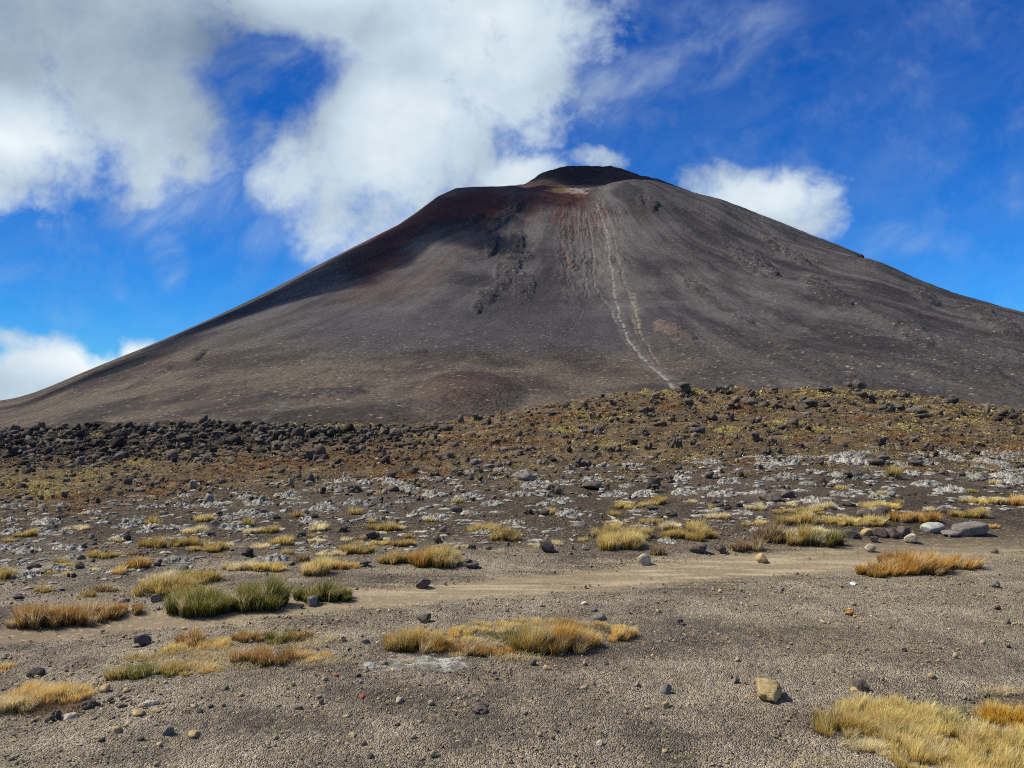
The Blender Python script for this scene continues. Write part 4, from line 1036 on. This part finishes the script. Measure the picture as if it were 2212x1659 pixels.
# ------------------------------------------------------------------ tussock grass
GK = {  # (lower, middle, tip) leaf colours
    'green': ((66, 70, 28), (92, 98, 38), (160, 150, 74)), 'rust': ((90, 76, 38), (150, 116, 60), (204, 160, 100)), 'olive': ((98, 86, 40), (162, 138, 66), (222, 194, 122)),
    'gold': ((146, 116, 60), (216, 176, 98), (244, 216, 150)), 'straw': ((176, 154, 104), (226, 206, 156), (244, 230, 190)), 'yellow': ((142, 122, 62), (208, 182, 104), (244, 220, 152)),
    'orange': ((98, 86, 36), (172, 130, 52), (222, 176, 92)), 'bright': ((140, 118, 36), (214, 168, 40), (236, 200, 80)), 'brown': ((104, 84, 60), (140, 114, 82), (176, 150, 112))}
GM = col_mat('tussock_leaves', 0.7, 8, 0.12, 0, 0.38)


def blades(name, roots, hgt, out, cols, wid, rg, lean=0.5):
    """roots (N,3) local, out (N,2) outward direction*strength"""
    N = len(roots); wind = np.array([0.28, -0.05])
    d = out + wind + rg.normal(0, 0.30, (N, 2)); L = lean * rg.uniform(0.5, 1.4, N)[:, None]
    up = np.array([0, 0, 1.0])
    D = np.concatenate([d * L, np.zeros((N, 1))], 1)
    a = rg.uniform(0, np.pi, N); side_ = np.stack([np.cos(a), np.sin(a), 0 * a], 1) * wid[:, None] * 0.5
    m1 = roots + (up * 0.50 + D * 0.28) * hgt[:, None]; tip = roots + (up * 0.92 + D * 0.95) * hgt[:, None]
    V = np.stack([roots - side_, roots + side_, m1 - side_ * 0.8, m1 + side_ * 0.8, tip], 1).reshape(-1, 3)
    b = np.arange(N)[:, None] * 5; Q = np.concatenate([b, b + 1, b + 3, b + 2], 1); T = np.concatenate([b + 2, b + 3, b + 4], 1)
    c = np.stack([cols[0], cols[0], cols[1], cols[1], cols[2]], 1).reshape(-1, 3)
    return mesh_np(name, V, Q, T, np.clip(c, 0, 1), False)


def tussock(lobes, label, dens=1.0, name='tussock', group=None, thatch=None, cat='grass tussock'):
    """lobes: (px centre, py of front edge, width px, total height px, kind, depth fraction)"""
    rg = np.random.default_rng(int(lobes[0][0] * 7 + lobes[0][1] * 131) % 99991)
    org = np.array(hit(lobes[0][0], lobes[0][1])); R = []; H = []; O = []; Cc = [[], [], []]; Wd = []; mat_pts = []
    for (cx, cy, w, h, kind, df) in lobes:
        x, y, z = hit(cx, cy); wm = w * y / F; D = wm * df; D = min(D, (h * y / F) / max(EYE / y, 0.08) * 0.85)
        bh = max(h * y / F - D * (EYE - z) / y, 0.42 * h * y / F) * 1.3
        cxw, cyw = x * (y + D / 2) / y, y + D / 2; rx, ry = wm / 2 * 0.92, D / 2
        px_m = 2.16 * y / F                                  # metres per rendered pixel
        wb = max(0.0022, 0.55 * px_m)
        N = int(np.clip(dens * 5.0 * math.pi * rx * ry / (wb * 0.030), 260, 10000))
        nc = int(np.clip(math.pi * rx * ry / (max(0.07, 8 * px_m) ** 2) * 2.0, 8, 300)); ac = rg.uniform(0, 6.283, nc); qc = np.sqrt(rg.random(nc))
        exc = 1 + 0.5 * fbm(np.cos(ac) * 1.3 + cx, np.sin(ac) * 1.3 + cy, 2, 7)
        CX = cxw + rx * qc * np.cos(ac) * exc; CY = cyw + ry * qc * np.sin(ac) * exc; CH = rg.uniform(0.6, 1.2, nc); CT = rg.uniform(-0.22, 0.22, nc); CD = rg.random(nc) < 0.16
        ci = rg.integers(0, nc, N); a = rg.uniform(0, 6.283, N); q1 = np.sqrt(rg.random(N)); cr_ = max(0.03, 3.2 * px_m)
        X = CX[ci] + cr_ * q1 * np.cos(a); Y = CY[ci] + cr_ * q1 * np.sin(a); q = qc[ci]; ao = ac[ci]; Z = ground_z(X, Y) - 0.006
        clump = CH[ci]
        hg = bh * (1 - 0.45 * q ** 2.5) * rg.uniform(0.6, 1.25, N) * clump
        R.append(np.stack([X, Y, Z], 1)); H.append(hg); O.append(np.stack([np.cos(ao), np.sin(ao)], 1) * (q ** 1.5)[:, None] * 0.55 + np.stack([np.cos(a), np.sin(a)], 1) * q1[:, None] * 0.6)
        kc = [lin(c) for c in GK[kind]]; t = rg.random((N, 1)); dead = (rg.random(N) < 0.12) | (CD[ci] & (rg.random(N) < 0.7))
        tone = 0.9 + 0.5 * t + CT[ci][:, None]
        for i in range(3):
            cc = kc[i][None] * tone; cc[dead] = lin(GK['straw'][i]) * 0.9; Cc[i].append(cc)
        Wd.append(np.full(N, wb) * rg.uniform(0.7, 1.2, N))
    R = np.concatenate(R) - org; H = np.concatenate(H); O = np.concatenate(O); Wd = np.concatenate(Wd); Cc = [np.concatenate(c) for c in Cc]
    if thatch:
        root = bpy.data.objects.new(name, None); C.objects.link(root); root.location = org
        obj('blades', blades('blades', R, H, O, Cc, Wd, rg), GM, root)
        TR = []; TH_ = []; TO = []; TW = []; TC = [[], [], []]
        for (cx, cy, w, h, kind, df) in thatch:
            x, y, z = hit(cx, cy); wm = w * y / F; D = wm * df; N = int(np.clip(wm * D * 9000 * dens, 300, 7000)); a = rg.uniform(0, 6.283, N); q = np.sqrt(rg.random(N))
            X = x + wm / 2 * q * np.cos(a); Y = y + D / 2 + D / 2 * q * np.sin(a)
            TR.append(np.stack([X, Y, ground_z(X, Y)], 1)); TH_.append(np.full(N, 1.4 * h * y / F) * rg.uniform(0.5, 1.2, N)); a2 = rg.uniform(0, 6.283, N); TO.append(np.stack([np.cos(a2), np.sin(a2)], 1) * 1.6)
            TW.append(np.full(N, max(0.0022, 1.0 * y / F)))
            for i in range(3): TC[i].append(lin(GK[kind][max(i, 1)])[None] * rg.uniform(0.45, 1.25, (N, 1)))
        obj('dry_thatch', blades('dry_thatch', np.concatenate(TR) - org, np.concatenate(TH_), np.concatenate(TO), [np.concatenate(c) for c in TC], np.concatenate(TW), rg, 0.9), GM, root)
        o = root
    else:
        o = obj(name, blades('blades', R, H, O, Cc, Wd, rg), GM); o.location = org
    o['label'] = label; o['category'] = cat
    if group: o['group'] = group
    return o


tussock([(900, 1412, 120, 62, 'olive', .5), (870, 1398, 80, 46, 'orange', .6), (950, 1410, 90, 40, 'orange', .5), (1010, 1420, 110, 38, 'rust', .5), (1080, 1422, 110, 32, 'orange', .5), (1175, 1415, 150, 80, 'olive', .5), (1220, 1418, 120, 72, 'orange', .6),
         (1130, 1392, 100, 44, 'green', .5), (1270, 1400, 100, 46, 'gold', .5), (1335, 1388, 80, 44, 'gold', .8), (1210, 1362, 100, 30, 'rust', .5), (1150, 1358, 120, 26, 'yellow', .5), (1050, 1366, 130, 28, 'yellow', .5),
         (960, 1378, 110, 28, 'gold', .5), (1310, 1356, 80, 18, 'gold', .5), (1090, 1385, 90, 22, 'green', .5), (1000, 1392, 100, 18, 'yellow', .5)],
        'very large ring shaped grass tussock with green, rust and yellow lobes around a dead centre', 1.0,
        thatch=[(1000, 1400, 200, 8, 'straw', .25), (1100, 1370, 240, 6, 'straw', .25), (1120, 1430, 130, 10, 'straw', .25), (1280, 1372, 140, 6, 'brown', .4), (880, 1434, 110, 6, 'straw', .15)])
tussock([(1815, 1600, 150, 74, 'olive', .7), (1880, 1575, 170, 72, 'yellow', .7), (1960, 1580, 180, 70, 'yellow', .7), (2030, 1590, 150, 60, 'green', .7), (1950, 1620, 200, 70, 'yellow', .6), (1880, 1640, 120, 44, 'straw', .6), (2080, 1630, 240, 74, 'yellow', .6),
         (2190, 1640, 200, 70, 'yellow', .6), (2010, 1670, 230, 70, 'yellow', .6), (2160, 1690, 260, 80, 'yellow', .6), (2080, 1730, 300, 80, 'yellow', .5)],
        'broad yellow green grass patch filling the bottom right corner', 0.75, name='grass_patch', cat='grass patch',
        thatch=[(1780, 1662, 200, 7, 'straw', .3), (2060, 1540, 130, 6, 'straw', .3), (1880, 1625, 120, 12, 'straw', .4), (2170, 1505, 90, 12, 'straw', .4)])
tussock([(2190, 1575, 130, 70, 'bright', .6), (2150, 1560, 80, 50, 'gold', .6)], 'bright golden tussock cut by the right edge above the yellow green patch', 0.8)
tussock([(1985, 1244, 150, 50, 'orange', .5), (1905, 1247, 110, 36, 'orange', .5), (2070, 1232, 100, 36, 'orange', .5), (1960, 1228, 130, 40, 'rust', .4)], 'long dense orange brown tussock mound below the track at the right', 1.3)
tussock([(60, 1540, 170, 72, 'gold', .6), (140, 1520, 120, 56, 'gold', .6), (20, 1545, 120, 60, 'straw', .6)], 'pale golden shaggy tussock at the left edge in the foreground', 1.0, thatch=[(70, 1548, 200, 12, 'brown', .3)])
tussock([(12, 1450, 40, 24, 'gold', .6)], 'small yellow tussock cut by the left edge above the golden one')
tussock([(310, 1468, 130, 44, 'green', .5), (265, 1470, 70, 34, 'olive', .5), (375, 1462, 100, 38, 'olive', .5), (430, 1455, 90, 30, 'gold', .5)], 'low dark green tussock with straw tips nearest of the left foreground group', 1.0,
        thatch=[(430, 1452, 260, 9, 'straw', .3), (470, 1428, 220, 9, 'straw', .35)])
tussock([(415, 1402, 80, 46, 'rust', .6), (445, 1410, 120, 38, 'gold', .5), (385, 1414, 80, 30, 'yellow', .5), (480, 1398, 70, 26, 'yellow', .5)], 'brown tipped tussock at the upper left of the left foreground group', 1.0, thatch=[(400, 1420, 160, 7, 'straw', .4), (300, 1430, 110, 9, 'yellow', .35)])
tussock([(545, 1388, 80, 38, 'rust', .6), (600, 1392, 90, 36, 'green', .5), (645, 1386, 70, 28, 'rust', .5)], 'dark green and brown tussock highest in the left foreground group', 1.0, thatch=[(700, 1390, 110, 7, 'straw', .4), (640, 1404, 120, 7, 'straw', .3)])
tussock([(540, 1438, 110, 50, 'rust', .5), (600, 1438, 120, 46, 'rust', .5), (655, 1432, 80, 30, 'gold', .5), (700, 1424, 60, 22, 'gold', .5)], 'rust coloured tussock at the right of the left foreground group', 1.0, thatch=[(670, 1440, 150, 8, 'straw', .4)])
tussock([(80, 1358, 120, 54, 'rust', .5), (150, 1354, 120, 52, 'rust', .5), (215, 1342, 110, 46, 'rust', .5), (265, 1330, 80, 34, 'rust', .5)], 'long rust brown tussock bank at the left edge of the track', 1.2)
tussock([(425, 1332, 152, 66, 'green', .5), (420, 1316, 100, 48, 'olive', .5)], 'leftmost of the three dark green tussocks beside the track', 1.3)
tussock([(555, 1320, 130, 62, 'green', .5), (585, 1312, 90, 64, 'green', .5), (530, 1300, 60, 36, 'olive', .5)], 'tall middle one of the three dark green tussocks beside the track', 1.3)
tussock([(690, 1300, 100, 46, 'green', .5), (735, 1297, 90, 32, 'green', .5)], 'rightmost of the three dark green tussocks, behind the egg shaped stone', 1.3)
tussock([(345, 1292, 100, 50, 'olive', .6), (380, 1285, 80, 52, 'olive', .6), (350, 1262, 90, 34, 'straw', .6)], 'shaggy olive and straw tussock behind the leftmost dark green one', 1.0, thatch=[(320, 1290, 120, 8, 'straw', .5)])
tussock([(395, 1254, 70, 26, 'green', .6), (440, 1262, 80, 34, 'olive', .6)], 'olive tussock behind the middle dark green tussock', 1.0)
tussock([(945, 1228, 110, 50, 'olive', .6), (920, 1226, 80, 44, 'orange', .6), (855, 1220, 70, 30, 'olive', .6)], 'gold and green tussock with a dark pitted rock at its right foot', 1.2)
tussock([(1340, 1190, 110, 46, 'yellow', .6), (1365, 1170, 90, 34, 'olive', .7), (1310, 1165, 60, 34, 'olive', .7)], 'thick yellow tussock above the track right of the middle', 1.2)
tussock([(685, 1244, 72, 42, 'yellow', .7), (720, 1232, 50, 28, 'gold', .6), (755, 1228, 44, 16, 'gold', .6)], 'rounded straw yellow tussock above the rightmost dark green one', 1.0)
# the smaller ones: px, py(front), w, h, kind, label
TS = [(520, 1232, 80, 26, 'straw', 'pale straw tussock left of another in front of the white patches'), (575, 1234, 80, 26, 'yellow', 'pale yellow tussock with bare centre above the middle dark green tussock'),
      (1487, 1168, 118, 30, 'olive', 'wide olive tussock right of the thick yellow one'), (1502, 1152, 46, 30, 'yellow', 'small yellow tussock behind the wide olive one'), (1088, 1169, 60, 32, 'olive', 'compact round tussock alone in the middle'),
      (1044, 1150, 54, 26, 'yellow', 'yellow tussock behind the compact round one in the middle'), (1660, 1172, 56, 42, 'brown', 'brownish left end of the tussock row beside the dark rocks'), (1715, 1178, 84, 40, 'olive', 'shaggy tussock in the middle of the row beside the dark rocks'),
      (1778, 1180, 76, 38, 'green', 'green tussock at the right of the row beside the dark rocks'), (1740, 1160, 120, 24, 'straw', 'straw tussock behind the row beside the dark rocks'), (1741, 1132, 56, 28, 'yellow', 'spiky yellow green tussock in the second row at the right'),
      (1692, 1136, 44, 22, 'olive', 'olive tussock left of the spiky yellow green one'), (1855, 1138, 110, 26, 'yellow', 'wide tussock with golden tips below the tall cracked boulder'), (1800, 1132, 40, 20, 'yellow', 'small tussock left of the wide golden tipped one'),
      (1968, 1130, 106, 30, 'orange', 'orange topped tussock above the lichened dome'), (2093, 1119, 72, 26, 'olive', 'olive tussock above the broad slab'), (2121, 1090, 80, 20, 'yellow', 'flat yellow tussock at the upper right'),
      (2196, 1092, 50, 22, 'gold', 'golden tussock cut by the right edge on the slope'), (2143, 1140, 16, 10, 'gold', 'tiny golden tuft right of the broad slab'), (1720, 1112, 100, 18, 'olive', 'low olive tussock left of the low dark boulder'),
      (1776, 1102, 60, 18, 'straw', 'small straw tussock above the low olive one'), (1898, 1100, 80, 20, 'yellow', 'yellow tussock just above the tall cracked boulder'), (1704, 1093, 36, 12, 'straw', 'pale small tussock below the dark rocks at the right'),
      (1628, 1103, 50, 18, 'straw', 'straw tussock with brown rim right of the black block'), (1636, 1137, 50, 16, 'yellow', 'flat yellow tussock on a white patch'), (1549, 1122, 66, 16, 'straw', 'bleached straw tussock below the black block'),
      (1440, 1148, 50, 22, 'straw', 'bleached tussock left of the small yellow one'), (1405, 1135, 50, 18, 'olive', 'olive tussock above the thick yellow one'), (1330, 1132, 50, 12, 'straw', 'flat straw tussock above the thick yellow one'),
      (1349, 1100, 40, 20, 'yellow', 'yellow tussock on the white patches right of the middle'), (1415, 1090, 46, 18, 'olive', 'olive tussock near the white patches right of the middle'), (1324, 1114, 24, 12, 'olive', 'tiny olive tussock right of the middle'),
      (1190, 1110, 16, 12, 'yellow', 'tiny yellow tuft behind a dark stone in the middle'), (1155, 1183, 46, 12, 'straw', 'straw tuft left of the brown boulder'), (1197, 1180, 26, 16, 'straw', 'straw tuft behind the brown boulder'),
      (1596, 1192, 44, 30, 'brown', 'dead brown tussock above the track right of centre'), (1636, 1190, 40, 26, 'brown', 'small dead tussock right of the larger dead brown one'), (1422, 1200, 34, 24, 'brown', 'withered brown tuft above the track in the middle'),
      (1934, 1034, 34, 24, 'olive', 'single olive tussock high on the right slope'), (827, 1146, 60, 22, 'olive', 'low split tussock among white patches left of the middle'), (868, 1182, 50, 22, 'olive', 'small olive tussock right of a straw one'),
      (820, 1178, 44, 16, 'yellow', 'small straw tussock above the gold and green one'), (987, 1088, 26, 12, 'olive', 'tiny tussock among white patches in the middle'), (760, 1112, 30, 20, 'olive', 'tiny tussock on a broad white patch'),
      (1005, 1186, 50, 12, 'straw', 'flat bleached tuft right of the gold and green tussock'), (1060, 1192, 60, 9, 'straw', 'bleached grass mat left of the brown boulder'),
      (333, 1136, 34, 20, 'olive', 'small round tussock highest at the left'), (443, 1128, 42, 20, 'yellow', 'small yellow tussock highest left of the middle'), (418, 1154, 60, 20, 'straw', 'pale straw tussock below the small yellow one'),
      (531, 1138, 28, 20, 'olive', 'narrow olive tussock among white patches'), (552, 1155, 50, 18, 'straw', 'straw tussock right of the narrow olive one'), (586, 1152, 30, 20, 'olive', 'olive end of the straw tussock right of the narrow one'),
      (329, 1184, 58, 26, 'olive', 'olive tussock left one of the central left trio'), (405, 1182, 66, 28, 'olive', 'olive tussock middle one of the central left trio'), (450, 1192, 90, 24, 'olive', 'wide olive tussock lowest of the central left trio'),
      (608, 1178, 54, 24, 'yellow', 'yellow tussock among white patches left of the middle'), (560, 1186, 40, 18, 'straw', 'bleached straw tuft left of the yellow tussock'), (216, 1206, 54, 22, 'olive', 'dull olive tussock left of the trio'),
      (247, 1174, 30, 16, 'olive', 'small dull tussock above the dull olive one'), (292, 1230, 64, 32, 'orange', 'golden brown tussock with a smaller one at its left'), (257, 1241, 34, 22, 'gold', 'small golden tussock at the left of the golden brown one'),
      (14, 1252, 40, 32, 'olive', 'olive tussock cut by the left edge'), (97, 1279, 38, 20, 'olive', 'small olive tussock above the long rust bank'), (186, 1292, 32, 22, 'olive', 'small olive tussock behind the long rust bank'), (225, 1280, 50, 22, 'brown', 'sparse dry tussock behind the long rust bank'),
      (54, 1160, 50, 20, 'olive', 'olive tussock at the left upper slope'), (20, 1170, 34, 12, 'olive', 'flat olive tussock near the left edge'), (169, 1144, 60, 14, 'straw', 'flat pale yellow tussock at the left upper slope'), (640, 1118, 22, 16, 'olive', 'tiny olive tuft on a white patch'),
      (684, 1147, 44, 20, 'straw', 'bleached tuft right of the tiny olive tuft'), (682, 1172, 44, 12, 'straw', 'flat bleached tuft right of the yellow tussock'), (768, 1196, 70, 28, 'olive', 'olive and straw tussock left of the dark low rock'), (715, 1200, 60, 16, 'straw', 'pale straw tussock left of the olive and straw one'),
      (621, 1198, 22, 14, 'olive', 'tiny olive tuft above the pale straw tussock'), (652, 1216, 40, 22, 'brown', 'dry brown tuft left of the rounded straw yellow tussock'), (290, 1200, 44, 14, 'brown', 'dry sparse tuft above the golden brown tussock'), (940, 1118, 20, 10, 'olive', 'tiny tuft near the dark stones in the middle'),
      (470, 1205, 26, 12, 'brown', 'dry tuft below the wide olive tussock')]
for (a, b, w, h, kd, lab) in TS:
    lob = [(a, b, w, h, kd, .65)]
    if w > 50: lob = [(a - w * .22, b, w * .6, h * .85, kd, .7), (a + w * .2, b + 1, w * .62, h, kd, .7)]
    tussock(lob, lab, 1.0)
for i in range(36):
    px = random.uniform(0, 2212); py = np.interp(px, *WB) - random.uniform(0, 70)
    tussock([(px, py, random.uniform(12, 26), random.uniform(8, 13), random.choice(['olive', 'straw', 'yellow']), .7)], 'tiny dry grass tuft scattered between the white patches and the track', 0.8, 'grass_tuft', 'tiny grass tufts above the track', cat='grass tuft')
